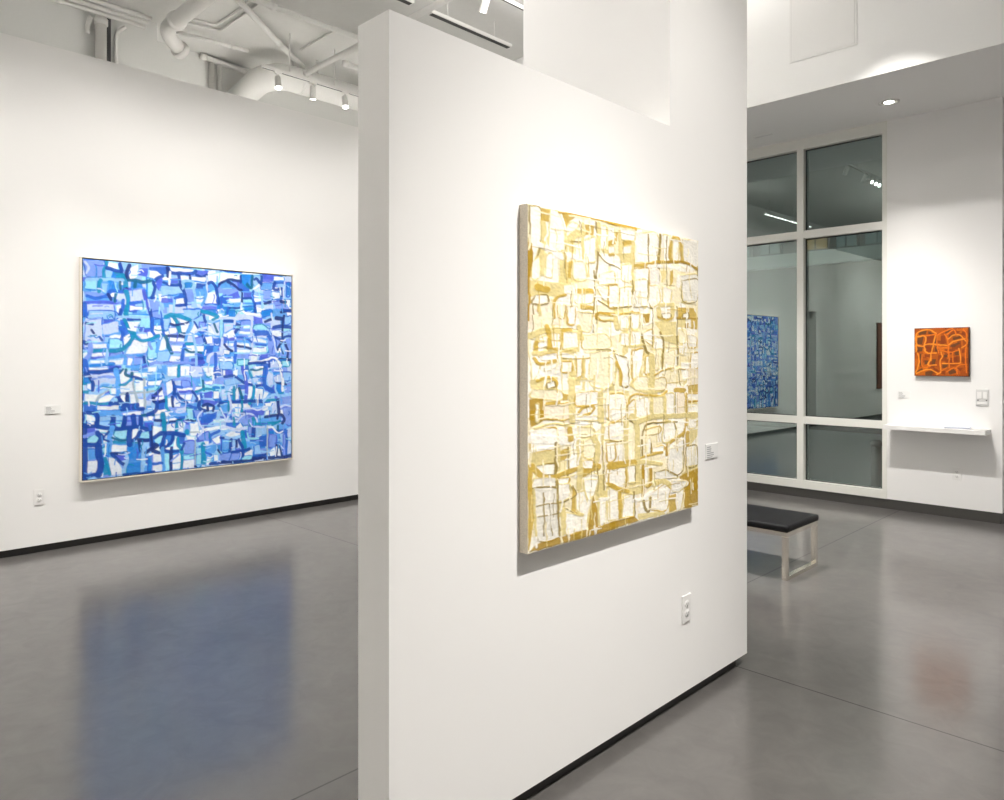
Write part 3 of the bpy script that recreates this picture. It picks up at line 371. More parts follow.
GOLD = """W 11,8 52,9 53,110 21,165 12,97/o 57,5 103,2 94,41 57,43/y 57,43 89,42 81,110 57,107/W 103,5 142,6 167,50 167,117 95,112/o 157,7 232,3 196,26 177,49/W 182,46 206,28 237,33 217,54 182,73/y41 197,126
197,89 217,66 263,52/W 222,96 253,87 264,144 228,148/o 274,25 327,25 316,58 274,57/W 279,75 327,63 328,133 285,146/d11 332,12 344,93 333,189/y24 349,16 349,99/W 360,21 388,21 388,82 360,92/W 399,20
433,16 434,55 399,62/o 394,66 434,58 434,75 394,85/y 360,92 434,91 434,107 366,104/W29 53,113 99,123 157,139 197,129 259,139/g24 7,115 8,155 6,201/y 53,139 85,133 81,201 53,203/o 187,148 212,143
202,198 187,199/W 21,165 48,151 49,209 17,212/W 90,139 109,134 109,199 86,201/W 217,148 269,144 280,193 218,197/g13 142,6 237,1 433,5/d7 197,88 253,82/d8 344,112 388,134 434,140/y15 263,24 263,76
264,132/W9 152,13 177,55/y12 167,126 177,200/g24 405,3 474,3 559,6/W 468,12 559,11 553,46 480,50/o 445,28 457,30 451,60 439,58/o 405,65 434,55 445,70 405,77/o 480,57 534,48 541,60 492,75/W 486,76
541,64 541,90 481,96/y 487,102 535,91 535,121 493,128/y12 463,22 469,87 481,146/W 565,21 700,5 701,100 566,118/d8 641,15 645,208/d16 724,6 714,81 714,179/y24 547,53 541,131 548,214/W 748,7 782,7
782,96 748,96/o26 817,7 796,38 789,81 818,93/o26 817,10 846,7 868,41 875,85/W 810,18 846,14 846,83 811,90/G 882,7 995,2 995,97 890,83/o21 559,131 635,119 701,105/g18 707,105 796,97 897,90 996,108/W21
648,125 755,116 853,116/W 566,142 642,133 642,208 560,213/G 655,138 714,134 714,183 662,193/y 728,133 762,130 755,173 728,175/o 790,131 811,126 811,169 790,185/G 868,140 996,127 996,187 868,195/W24
854,145 847,181/d7 768,8 762,94 769,186/W 405,84 434,81 434,97 405,103/o15 405,108 434,107/d6 405,139 440,142 469,150/W 481,139 535,128 535,181 481,185/d8 995,97 992,131/y 8,218 168,216 168,255
8,264/o35 44,236 86,239/W 31,260 86,257 86,280 18,283/o15 120,320 119,281 134,260 173,250/o29 233,235 317,231/W 223,246 317,241 307,269 228,273/o24 244,283 312,285/c 139,283 173,282 168,318 139,319/W
188,287 223,286 218,335 188,336/d8 322,165 328,227 318,291 318,360/W 350,172 434,162 434,198 350,207/W 345,223 434,218 435,253 378,256/d8 345,258 389,272 435,276/g21 435,299 378,298 340,303 340,315
378,319 435,318/c 350,305 435,309 435,315 362,318/y32 9,378 54,363 101,359 159,357/o24 159,357 198,356/o24 87,347 96,377 97,412/y24 45,372 32,406/W 50,383 82,377 87,403 55,406/W 111,370 144,370
139,397 111,400/W 164,366 229,362 239,405 164,411/o18 154,370 144,411/c 239,303 302,301 302,354 249,358/c 270,373 379,365 413,403 271,411/y24 239,343 260,380/d6 22,286 27,315/y15 49,288 54,313/g11
3,190 4,247 4,333/W 406,210 458,206 458,272 406,277/W 469,212 535,208 536,265 470,271/W 560,180 635,174 636,260 604,262 591,211 554,264/W 649,194 708,190 721,239 675,262 649,256/W 742,188 797,195
790,242 742,245/G 875,158 996,149 988,225 883,230/d8 541,181 548,248 542,291/d6 639,174 642,243 668,269/d6 446,277 523,269 579,270 636,264 675,272/o18 406,302 441,302/y29 441,305 453,344/o15 464,299
518,291 579,288/W 470,307 518,299 518,342 476,347/W 536,295 585,293 579,341 536,342/g 607,289 655,290 649,322 614,319/W12 598,289 604,326 662,318 662,283/y32 708,271 722,298 763,304 804,288
804,260/y24 715,257 811,249/W 735,287 790,282 790,300 742,301/o12 708,299 763,306 804,296/o 847,258 920,254 920,291 847,294/o 928,254 965,256 989,289 928,291/g15 840,298 989,293/W 883,282 920,277
920,291 883,293/g 898,314 924,313 920,332 894,333/o 943,298 992,293 989,334 943,331/y 682,314 833,309 833,392 742,379 715,341/d6 530,292 530,349 521,395/W 536,355 592,351 592,395 530,399/W 476,360
518,359 518,399 476,396/d14 598,323 605,374 630,415 663,429/W 611,354 669,345 669,394 617,381/d7 672,276 672,401/d15 722,351 746,382 743,442/d8 840,254 840,363/d13 840,363 844,443/W 921,358 981,361
981,398 921,402/W 847,396 891,395 884,428 855,421/c 854,341 906,340 898,384 855,385/y18 530,405 605,398/W 542,415 605,412 599,449 543,449/G 943,421 997,420 997,447 943,447/W 50,395 82,391 87,406
50,412/W 106,391 144,391 140,411 111,412/o21 36,395 32,424/o21 92,388 97,415 130,415/y24 27,427 97,424 145,426 219,420/W 50,435 130,426 130,444 60,447/W 159,423 219,435 214,444 159,438/W 14,455 50,456
41,490 19,504/W 74,467 135,456 116,471 78,479/o18 28,441 50,458 121,450/y24 199,447 214,490/W 154,453 204,454 199,481 155,480/W 234,444 255,445 255,494 235,500/W 276,445 303,445 308,501 276,500/y15
266,445 266,540/y 10,504 64,496 135,495 136,536 10,527/o18 42,507 92,497 131,515 112,527/W 88,517 116,509 121,524 93,529/c 15,532 150,537 150,564 15,553/o18 88,573 141,572/o 160,546 190,550 185,568
160,567/g 6,558 69,560 70,621 6,618/W 35,576 44,577 45,620 36,619/k 74,578 190,580 190,623 74,616/y35 204,508 210,630/W 225,548 341,549 341,587 230,585/o15 235,610 261,596 303,592 325,599 303,613
267,618/W 230,622 336,625 336,637 230,631/y35 357,556 358,638/W 391,560 436,559 437,633 386,630/c 302,426 430,419 430,526 303,523/W15 413,426 419,513/d7 335,416 396,410 436,419/y12 230,506 324,508/y12
324,495 325,545/y18 368,544 413,535/W 441,429 512,445 519,532 483,531 471,481/W 407,432 430,429 425,513 408,529/o18 447,455 471,491 471,527/W 542,419 611,412 599,486 543,509/y26 630,429 611,466
593,500 543,522/W 630,439 656,435 656,491 624,494/d13 611,398 637,425 669,430/c 676,418 729,411 723,474 683,481/d13 743,397 736,478/c 777,418 819,417 812,486 777,478/d13 844,410 844,464/o13 841,481
899,481/d7 848,483 863,541/W 943,424 997,424 997,477 944,480/k 921,483 997,484 997,541 921,543/o 921,543 997,541 997,571 921,572/y29 537,532 586,547 650,556 736,552/c 543,526 586,506 650,511 650,552
562,546/c 683,515 757,513 757,552 683,554/o29 827,558 892,560/y41 663,435 670,501 657,570 657,646/o15 519,598 525,575 562,563 637,569 730,573 764,560/d6 510,598 513,644/W 519,598 556,583 556,633
519,645/W 568,580 650,580 651,635 568,641/c 676,581 750,580 744,640 677,640/y24 750,577 757,641/W 771,570 813,572 813,640 764,641/d6 827,569 827,644/k 841,569 892,571 892,644 841,645/o12 907,572
907,689/g13 922,605 997,605/W 921,576 997,578 997,601 922,598/W 922,613 998,616 998,646 922,642/y32 575,658 670,646 785,649 998,657/c 922,668 990,672 990,694 922,690/W 408,558 495,564 501,630
408,645/d6 495,643 562,664/d6 638,665 730,667 813,672/o12 683,501 743,485 819,479/g 6,589 70,592 65,624 11,638/W 33,591 42,591 42,623 36,622/o12 65,620 131,622/W 7,649 75,645 131,652 132,705
16,710/y13 29,642 98,635 170,642 226,655/W41 11,672 132,684 171,690 231,695/W29 151,653 156,695/W29 215,660 216,721 211,769/y 7,712 122,713 118,754 12,749/W15 16,704 113,704/o 151,719 186,713 181,748
151,745/o29 195,656 200,687/d14 127,693 127,743 123,825/d9 186,710 191,755 186,809/W 34,754 118,754 118,784 66,778/o26 16,750 48,776 94,793 161,788 231,781 273,788/o41 262,799 321,784 342,786/c
267,695 320,696 326,750 267,747/W 262,759 315,764 310,786 268,781/y29 241,699 247,773 242,840/y35 320,686 342,726 337,763/c 231,655 314,661 315,686 231,683/W 380,659 437,659 437,698 380,700/W 392,714
437,714 437,766 398,772/o 398,785 438,779 438,799 398,798/W 392,800 438,805 438,844 387,838/d8 342,789 348,859/d7 369,719 376,862/W 268,812 315,805 342,811 337,858 268,849/G 30,788 123,796 123,828
21,816/W 142,801 191,804 181,826 142,828/o21 12,749 7,789 12,818/d8 186,818 216,843/y18 369,607 369,715/y12 386,704 437,711/d8 510,614 507,641 562,661/W 519,615 550,616 550,646 519,638/W 408,654
489,656 490,709 409,703/d7 409,706 455,713 496,711/y35 538,636 568,668 575,752 569,819/y32 507,657 502,746 502,845/d11 606,704 612,684 638,669 717,667 841,672/d12 603,721 603,778/c 625,688 717,681
717,705 632,706/W 632,723 658,718 658,766 626,770/d11 661,739 661,770/W 671,754 744,753 744,770 671,767/W 744,675 820,676 820,730 744,739/o24 772,748 856,726 885,717/g18 765,758 765,786/d9 820,676
827,699/o18 900,681 885,728/G 779,770 885,743 886,838 842,866 779,841/d8 765,843 814,863 857,864 886,838 885,743/G 907,770 983,773 991,841 908,840/d6 900,839 923,871 968,864/o29 915,719 915,760/W
922,668 982,671 975,701 922,701/y 929,709 998,710 990,736 937,765/o15 594,781 664,776 737,775/o41 409,789 478,790 551,794/W 409,802 496,805 497,871 409,847/W 514,803 557,804 557,858 520,854/d7 560,805
560,862/g18 607,809 610,891/W 619,814 645,817 639,874 620,872/g21 658,821 658,873 639,884/y24 588,794 671,805 731,815/G 691,839 765,843 842,876 691,863/y26 684,876 738,875 786,891 793,910/W 691,884
758,888 786,913 685,900/g 857,871 998,856 999,939 886,925 915,899 857,882/G 807,880 915,899 886,914 807,912/o -1,805 21,819 26,905 4,993 0,986/G 26,814 128,829 133,915 143,973 45,971 31,900/W 137,818
191,822 201,859 167,867 138,863/o 211,830 232,860 222,910 274,924 243,929 202,904/W 227,853 268,855 289,895 268,923 232,903/W 268,818 342,827 321,871 294,880 273,850/d7 39,867 99,868 172,872 227,859
211,830/d7 44,899 86,900 138,901 172,894 222,919/d7 71,834 72,958/d6 99,869 110,965/d8 132,803 138,863 143,970/y24 162,899 163,967/W 177,910 268,932 269,972 182,971/g 321,874 343,921 343,981 290,976
300,921/W18 300,884 274,936 274,995/y12 348,827 349,969/W 354,885 387,889 382,968 354,970/W 398,865 438,867 439,967 399,961/g 4,996 31,977 172,975 274,973 349,976 439,970 439,1003 274,998/W12 31,920
36,987/W9 192,972 192,984/y12 26,819 31,906 35,952/y12 387,851 438,855/d6 39,812 123,822/W 409,860 455,879 462,964 410,963/o24 409,850 473,874 515,886/o24 467,880 473,966/W 491,896 545,903 545,970
485,964/o15 485,971 551,974/d12 551,891 554,918/W24 551,921 614,922 671,909 786,920 857,918 908,906/g16 610,823 607,911/d16 610,929 620,954 646,971 659,925/W 671,909 758,888 786,913 766,981
665,967/y26 678,882 738,875 786,895/G 807,883 908,898 857,929 807,919/W 843,931 886,925 864,995 843,996/o 786,934 835,933 836,991 780,994/W9 786,945 828,947/g 930,897 999,886 999,999 886,994 879,946/y
576,968 745,985 759,994 582,992/g 410,966 558,975 582,992 410,995/d8 557,918 558,972"""
ORANGE = """k 93,64 233,51 219,129 79,142/k 261,67 372,116 261,129/k 65,189 177,175 149,346 51,329/r 233,176 372,147 344,317 219,331/k 372,209 441,195 441,334 372,333/r 219,378 317,379 317,488 219,487/k 51,392
163,393 149,487 65,486/k 386,380 441,380 468,489 386,488/r 496,165 578,151 592,320 496,335/k 578,74 714,30 687,91 578,120/r 754,62 848,79 821,124 754,123/k 632,167 741,123 741,153 646,229/k 714,199
861,171 848,216 714,260/k 659,398 687,352 821,293 848,323 741,399/r 875,80 955,81 955,173 875,141/k 107,534 163,534 149,768 93,784/r 191,550 303,550 289,612 191,612/k 191,674 275,675 247,752 191,768/k
331,643 413,644 386,752 331,752/r 455,551 510,566 482,675 441,675/k 551,551 619,552 619,598 551,613/k 523,752 619,752 605,829 523,829/r 659,613 794,598 794,705 673,721/k 741,491 821,476 821,568
754,567/r 875,461 928,431 915,522 875,522/k 37,910 149,831 163,878 79,941/k 205,909 358,892 331,985 205,987/r 358,814 468,891 441,922 358,861/k 632,890 727,843 794,920 659,967/r 794,828 888,827
848,904/r 687,767 835,751 714,797/r 510,891 578,890 578,983 496,953/n15 1,-1 995,-2/n23 995,-2 1001,994/n13 1,-1 6,1001/n13 6,1001 1001,994/b27 37,345 37,125 135,49 289,37 400,116/b27 37,345 135,377
191,347 205,175 51,173/b27 407,117 372,256 344,426 317,519 303,675/b27 205,456 191,362 289,332 605,367/b27 37,486 37,345/b27 191,456 247,519 413,520/O25 219,160 400,132/O28 564,135 619,244 632,428
632,521/b27 646,352 741,276 928,233/b25 632,228 727,153 848,155 915,248 968,325 875,415/O25 605,136 727,46 768,139/O23 427,411 605,413/O25 482,458 659,506 821,461/b23 821,430 848,583 848,705 794,736
523,736/b23 496,505 523,597 482,706 496,891 427,969/b27 65,518 93,674 65,831 23,926/b23 303,675 261,768 413,768/O23 149,549 149,800 303,799/b27 37,957 149,893 289,861 427,938/O25 646,521 646,828/O25
768,828 835,766 955,751/O23 781,828 794,950/O23 605,829 496,891/O25 902,34 955,142 968,340/O25 427,148 427,334 455,520/O23 714,521 714,705/O25 441,148 564,73 714,15/O23 955,355 941,614 955,918/O23
605,906 714,828 794,858"""
# ------------------------------------------------------------------ painted canvases
# brush marks: a letter picks the colour, a number (if any) the brush width, then canvas
# coordinates 0-999 (left-right, top-bottom); no number = a filled patch.
def smooth_noise(h, w, cell, rng):
    gh, gw = int(h / cell) + 3, int(w / cell) + 3
    g = rng.random((gh, gw))
    yy = np.arange(h) / cell; xx = np.arange(w) / cell
    y0 = yy.astype(int); x0 = xx.astype(int)
    fy = (yy - y0)[:, None]; fx = (xx - x0)[None, :]
    fy = fy * fy * (3 - 2 * fy); fx = fx * fx * (3 - 2 * fx)
    a = g[np.ix_(y0, x0)]; b = g[np.ix_(y0, x0 + 1)]; c = g[np.ix_(y0 + 1, x0)]; d = g[np.ix_(y0 + 1, x0 + 1)]
    return (a * (1 - fx) + b * fx) * (1 - fy) + (c * (1 - fx) + d * fx) * fy

class Canvas:
    def __init__(self, w, h, seed):
        self.w, self.h = w, h
        self.rng = np.random.default_rng(seed)
        self.rgb = np.zeros((h, w, 3)); self.hgt = np.zeros((h, w))
        self.wx = (smooth_noise(h, w, 7, self.rng) - .5) * 1.6
        self.wy = (smooth_noise(h, w, 7, self.rng) - .5) * 1.6
        self.tex = smooth_noise(h, w, 2.2, self.rng) - .5
        self.tex2 = smooth_noise(h, w, 9, self.rng) - .5
    def blend(self, sl, a, col, up, jit):
        c = np.array(col)[None, None, :] * (1 + jit * (self.tex[sl] * 1.3 + self.tex2[sl])[..., None]) * (1 + 0.10 * (self.rng.random() - .5))
        a3 = a[..., None]
        self.rgb[sl] = self.rgb[sl] * (1 - a3) + np.clip(c, 0, 0.97) * a3
        self.hgt[sl] = self.hgt[sl] * (1 - a) + (self.hgt[sl] * 0.5 + up) * a
    def window(self, P, m):
        x0 = max(0, int(P[:, 0].min() - m)); x1 = min(self.w, int(P[:, 0].max() + m) + 2)
        y0 = max(0, int(P[:, 1].min() - m)); y1 = min(self.h, int(P[:, 1].max() + m) + 2)
        if x1 <= x0 or y1 <= y0: return None
        sl = (slice(y0, y1), slice(x0, x1))
        yy, xx = np.mgrid[y0:y1, x0:x1].astype(float)
        return sl, xx + self.wx[sl], yy + self.wy[sl]
    def stroke(self, pts, width, col, up=1.0, jit=0.16):
        P = np.array(pts, float)
        if len(P) > 2:                                   # smooth the path
            Q = np.vstack([2 * P[0] - P[1], P, 2 * P[-1] - P[-2]]); out = []
            for i in range(1, len(Q) - 2):
                for t in np.linspace(0, 1, 7)[:-1]:
                    out.append(0.5 * (2 * Q[i] + (Q[i + 1] - Q[i - 1]) * t + (2 * Q[i - 1] - 5 * Q[i] + 4 * Q[i + 1] - Q[i + 2]) * t * t + (3 * Q[i] - Q[i - 1] - 3 * Q[i + 1] + Q[i + 2]) * t ** 3))
            out.append(Q[-2]); P = np.array(out)
        r = width / 2
        W = self.window(P, r + 2)
        if W is None: return
        sl, xx, yy = W
        d = np.full(xx.shape, 1e9)
        for A, B in zip(P, P[1:]):
            v = B - A; L = max(v @ v, 1e-9)
            t = np.clip(((xx - A[0]) * v[0] + (yy - A[1]) * v[1]) / L, 0, 1)
            d = np.minimum(d, np.hypot(xx - A[0] - t * v[0], yy - A[1] - t * v[1]))
        a = np.clip(r - d + 0.5, 0, 1)
        self.blend(sl, a * 0.95, col, up, jit)
    def patch(self, pts, col, up=0.6, jit=0.12):
        P = np.array(pts, float)
        W = self.window(P, 2)
        if W is None: return
        sl, xx, yy = W
        ins = np.zeros(xx.shape, bool); d = np.full(xx.shape, 1e9)
        for A, B in zip(P, np.roll(P, -1, 0)):
            c = (A[1] > yy) != (B[1] > yy)
            with np.errstate(divide='ignore', invalid='ignore'):
                ins ^= c & (xx < (B[0] - A[0]) * (yy - A[1]) / (B[1] - A[1] + 1e-12) + A[0])
            v = B - A; L = max(v @ v, 1e-9)
            t = np.clip(((xx - A[0]) * v[0] + (yy - A[1]) * v[1]) / L, 0, 1)
            d = np.minimum(d, np.hypot(xx - A[0] - t * v[0], yy - A[1] - t * v[1]))
        a = np.clip(np.where(ins, d, -d) + 0.6, 0, 1)
        self.blend(sl, a * 0.93, col, up, jit)
    def marks(self, data, pal, order=False, edge=None, ew=1.4):
        items = []
        for it in ' '.join(data.split()).split('/'):
            head, rest = it.split(' ', 1)
            pts = [tuple(float(q) for q in p.split(',')) for p in rest.split()]
            pts = [(x / 999 * (self.w - 1), y / 999 * (self.h - 1)) for x, y in pts]
            items.append((head[0], float(head[1:] or 0) / 1000 * self.w, pts))
        if order: items.sort(key=lambda q: q[1] > 0)
        for c, w, pts in items:
            if w > 0: self.stroke(pts, max(w, 1.0), pal[c])
            else:
                if edge and c in edge:                   # a ragged contour around the patch
                    k = edge[c][int(self.rng.random() * len(edge[c]))]
                    q = [(x + (self.rng.random() - .5) * 2, y + (self.rng.random() - .5) * 2) for x, y in pts]
                    self.stroke(q + q[:1] if self.rng.random() < .7 else q, ew * (1.6 + self.rng.random()), pal[k], 0.9)
                self.patch(pts, pal[c])
    def under(self, n, cols, wr, hr, jit=0.12):
        """loose underpainting of short dabs"""
        R = self.rng
        for _ in range(n):
            x, y = R.random() * self.w, R.random() * self.h
            w, h = (wr[0] + R.random() * (wr[1] - wr[0])) / 2, (hr[0] + R.random() * (hr[1] - hr[0])) / 2
            j = lambda: (R.random() - .5) * 0.5
            self.patch([(x - w * (1 + j()), y - h * (1 + j())), (x + w * (1 + j()), y - h * (1 + j())), (x + w * (1 + j()), y + h * (1 + j())), (x - w * (1 + j()), y + h * (1 + j()))], cols[int(R.random() * len(cols))], 0.4, jit)
    def mesh(self, name, axis_u, origin, du, dv, relief, normal, parent):
        """grid of painted vertices with raised paint, du wide and dv tall, origin = top left"""
        h, w = self.h, self.w
        u = np.linspace(0, 1, w); v = np.linspace(0, 1, h)
        U, V = np.meshgrid(u, v)
        hg = np.clip(self.hgt, 0, 1.5) + self.tex * 0.5
        ed = np.minimum(np.minimum(U, 1 - U) * w, np.minimum(V, 1 - V) * h)
        hg = hg * np.clip(ed / 3.0, 0.0, 1.0)
        co = np.array(origin)[None, None] + U[..., None] * np.array(axis_u) * du - V[..., None] * np.array((0, 0, 1.)) * dv + (hg * relief)[..., None] * np.array(normal)
        me = bpy.data.meshes.new(name)
        idx = np.arange(w * h).reshape(h, w)
        q = np.stack([idx[:-1, :-1], idx[1:, :-1], idx[1:, 1:], idx[:-1, 1:]], -1).reshape(-1, 4)
        n = len(q)
        me.vertices.add(w * h); me.vertices.foreach_set('co', co.reshape(-1).astype(np.float32))
        me.loops.add(n * 4); me.loops.foreach_set('vertex_index', q.reshape(-1).astype(np.int32))
        me.polygons.add(n); me.polygons.foreach_set('loop_start', np.arange(0, n * 4, 4, dtype=np.int32))
        me.polygons.foreach_set('use_smooth', np.ones(n, bool))
        me.update(calc_edges=True)
        at = me.color_attributes.new('paint', 'FLOAT_COLOR', 'POINT')
        c = np.ones((h * w, 4)); c[:, :3] = np.clip(self.rgb.reshape(-1, 3), 0.004, 0.95)
        at.data.foreach_set('color', c.reshape(-1).astype(np.float32))
        me.validate()
        me.materials.append(M['paint'])
        o = bpy.data.objects.new(name, me); COL.objects.link(o); o.parent = parent
        return o
    def sprinkle(self, n, cols, length, width, vertical=0.5):
        R = self.rng
        for _ in range(n):
            x, y = R.random() * self.w, R.random() * self.h
            L = length * (0.4 + R.random())
            if R.random() < vertical: p = [(x, y), (x + (R.random() - .5) * 3, y + L / 2), (x + (R.random() - .5) * 4, y + L)]
            else: p = [(x, y), (x + L / 2, y + (R.random() - .5) * 3), (x + L, y + (R.random() - .5) * 4)]
            self.stroke(p, width, cols[int(R.random() * len(cols))], 0.8)

def P_(**k): return {a: hexc(b) for a, b in k.items()}
SP_FAR, SP_RT, SP_LEFT, SP_LEFTL, SP_GOLD, SP_GOLD2, SP_GOLD3, SP_WIN, SP_WINL, SP_DOWN = 2300, 150, 115, 255, 540, 800, 170, 310, 430, 90
SP_SOF, SP_SOF2, SP_BACK, SP_RIGHT, SP_FLOOR, UPFILL, UPFILL2, UPL, EXPO = 0, 30, 600, 0, 1100, 64, 195, 3, 0.0
GROT = -0.8
# ------------------------------------------------------------------ the setting
XP, XPB = -1.703, -1.858          # faces of the free-standing middle wall
XL = -6.639                       # face of the left wall
YW = 8.027                        # face of the window wall
ZC = 5.30                         # ceiling
ZS = 3.95                         # underside of the soffit
YS = 6.665                        # front of the soffit

struct(MB().box(-9.3, 4.4, -6.3, 8.6, -0.12, 0.0).build('floor', M['floor']))
struct(MB().box(-9.3, 4.4, -6.3, 8.6, ZC, ZC + 0.12).build('ceiling', M['ceiling']))

# middle wall (low) and the full-height pier it runs into
struct(MB().box(XPB, XP, 1.26, 2.757, 0.055, 2.549).build('wall_middle', M['wall']))
struct(MB().box(-2.571, XP, 2.757, 3.478, 0.055, ZC).build('wall_pier', M['wall']))
struct(MB().box(XPB + 0.03, XP - 0.03, 1.29, 2.757, 0.0, 0.055).box(-2.541, XP - 0.03, 2.757, 3.418, 0.0, 0.055).build('baseboard_middle', M['base']))

# left wall, a little over 4 m tall and free of the ceiling, with a doorway far behind the camera
struct(MB().box(XL - 0.16, XL, 0.32, 7.6, 0.06, 4.026).box(XL - 0.16, XL, -6.1, -0.12, 0.06, 4.026).box(XL - 0.16, XL, -0.12, 0.32, 2.55, 4.026).build('wall_left', M['wall']))
struct(MB().box(XL - 0.13, XL - 0.03, 0.35, 7.57, 0, 0.06).box(XL - 0.13, XL - 0.03, -6.1, -0.15, 0, 0.06).build('baseboard_left', M['base']))
# building shell behind it
struct(MB().box(-8.9, -8.53, -6.1, 3.098, 0, ZC).build('wall_far_left', M['deckwall']))
struct(MB().box(-9.2, -9.0, -6.2, 8.5, 0, ZC).build('wall_outer_left', M['deckwall']))
# dark shaft seen through the doorway
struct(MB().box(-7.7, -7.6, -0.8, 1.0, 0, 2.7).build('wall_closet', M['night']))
# walls behind and beside the camera
struct(MB().box(-9.2, 4.3, -6.2, -6.0, 0, ZC).build('wall_back', M['wall']))
struct(MB().box(4.1, 4.3, -6.2, 8.5, 0, ZC).build('wall_right', M['wall']))

# window wall: panel at the right, bands around the window, return corner at far right
WX0, WX1 = -5.20, -2.425
struct(MB().box(WX1, -1.441, YW, YW + 0.25, 0.10, ZS + 0.1).box(-9.0, WX0, YW, YW + 0.25, 0.10, ZS + 0.1).build('wall_window', M['wall']))
struct(MB().box(-9.0, -1.451, YW + 0.006, YW + 0.2, 0.0, 0.10).build('baseboard_window', M['base_grey']))
struct(MB().box(-1.62, 4.1, 8.40, 8.55, 0.0, ZC).build('wall_recess', M['wall']))
# soffit over the window
struct(MB().box(-9.0, 4.1, YS, 8.5, ZS, ZC).build('ceiling_soffit', M['soffit']))

# window_1 : painted frame with mullions and transoms, six panes
fr = MB()
FY0, FY1 = YW - 0.004, YW + 0.10
cols = [WX0, -4.205, -3.318, WX1]
MW = 0.062
fr.box(WX1 - 0.045, WX1, FY0, FY1, 0.186, 3.832)                   # right jamb
fr.box(WX0, WX0 + 0.045, FY0, FY1, 0.186, 3.832)
fr.box(WX0, WX1, FY0, FY1, 3.832, ZS)                              # head
fr.box(WX0, WX1, FY0 - 0.006, FY1, 0.10, 0.186)                    # sill rail
for x in (-4.205, -3.309):
    fr.box(x - 0.036, x + 0.036, FY0, FY1, 0.186, 3.832)
for z0, z1 in ((2.849, 2.934), (0.812, 0.890)):
    fr.box(WX0, WX1, FY0 + 0.004, FY1, z0, z1)
win = struct(fr.build('window_1', M['frame']))
gk = MB()
for z0, z1 in ((0.186, 0.812), (0.890, 2.849), (2.934, 3.832)):
    for x0, x1 in ((WX0 + 0.045, -4.241), (-4.169, -3.345), (-3.273, WX1 - 0.045)):
        gk.box(x0, x1, YW + 0.058, YW + 0.072, z1 - 0.012, z1); gk.box(x0, x1, YW + 0.058, YW + 0.072, z0, z0 + 0.008)
        gk.box(x0, x0 + 0.008, YW + 0.058, YW + 0.072, z0, z1); gk.box(x1 - 0.008, x1, YW + 0.058, YW + 0.072, z0, z1)
gk.build('gasket', M['gasket'], win)
for z0, z1 in ((0.186, 0.812), (0.890, 2.849), (2.934, 3.832)):
    for x0, x1 in ((WX0 + 0.045, -4.241), (-4.169, -3.345), (-3.273, WX1 - 0.045)):
        MB().box(x0, x1, YW + 0.063, YW + 0.067, z0, z1, rot=Matrix.Rotation(math.radians(GROT), 4, 'Z'), pivot=((x0 + x1) / 2, YW + 0.065, 0)).build('pane', M['glass'], win)

# outside: a dark covered walk with a pale ledge
struct(MB().box(-14, 4.4, 8.6, 16, -0.2, -0.02).build('ground', M['concrete']))
struct(MB().box(-14, 4.4, 15.8, 16, -0.2, 6.5).build('wall_outside', M['night']))
struct(MB().box(-13, 4.0, 15.55, 15.8, 3.50, 3.78).build('trim_1', M['pale_band']))
for k, (xa, xb, m_) in enumerate(((-6.42, -5.88, 'win_amber'), (-5.74, -5.30, 'win_teal'), (-5.18, -4.66, 'win_teal'), (-8.1, -7.6, 'win_teal'), (-7.4, -6.9, 'win_teal'))):
    wf = struct(MB().box(xa, xb, 15.70, 15.8, 3.80, 4.12).build('window_%d' % (k + 2), M['night']))
    MB().box((xa + xb) / 2 - 0.015, (xa + xb) / 2 + 0.015, 15.68, 15.70, 3.80, 4.12).build('bar', M['night'], wf)
    MB().box(xa + 0.03, xb - 0.03, 15.69, 15.705, 3.83, 4.09).build('pane', M[m_], wf)

bo = thing('bollard', 'short black bollard outside, seen through the lower right window pane', 'bollard', (-2.93, 9.3, -0.02))
MB().lathe([(0, 0), (0.075, 0), (0.075, 0.02), (0.058, 0.025), (0.055, 0.50), (0, 0.50)], (0, 0, 0), (0, 0, 1), 20).build('post', M['gasket'], bo)
MB().lathe([(0, 0.50), (0.062, 0.50), (0.062, 0.55), (0.045, 0.575), (0, 0.58)], (0, 0, 0), (0, 0, 1), 20).build('cap', M['gasket'], bo)

# ------------------------------------------------------------------ paintings
rng = random.Random(4)
PB = P_(W='ecf3fc', P='c2d3f6', L='93c4f4', S='569fec', A='1b7fda', B='2a64cf', D='1a48a6', N='1d3680', V='4c60d6', v='7a9aec', T='0f8abb', t='10628c', C='9adcf2', G='a3b6c8')
y0, y1, z0, z1 = 1.811, 3.677, 0.544, 2.346
pb = thing('painting', 'large square painting of tangled blue brushwork in a thin pale frame', 'painting', (XL, (y0 + y1) / 2, z0))
def loc_build(mb, name, m, parent):
    o = mb.build(name, m, None)
    o.parent = parent
    o.matrix_parent_inverse = Matrix.Translation(-parent.location)
    return o
f = MB(); e = 0.016; ex = XL + 0.062
f.box(XL + 0.0005, ex, y0 - e, y0 - 0.008, z0 - e, z1 + e).box(XL + 0.0005, ex, y1 + 0.008, y1 + e, z0 - e, z1 + e)
f.box(XL + 0.0005, ex, y0 - 0.008, y1 + 0.008, z0 - e, z0 - 0.008).box(XL + 0.0005, ex, y0 - 0.008, y1 + 0.008, z1 + 0.008, z1 + e)
loc_build(f, 'frame', M['floater'], pb)
loc_build(MB().box(XL + 0.002, XL + 0.030, y0 - 0.008, y1 + 0.008, z0 - 0.008, z1 + 0.008), 'backing', M['floater_gap'], pb)
cv = Canvas(322, 308, 11)
cv.rgb[:] = hexc('9cc3f0')
cv.under(1100, [PB[c] for c in 'WPPLLLSSvvVCBAS'], (10, 40), (5, 14))
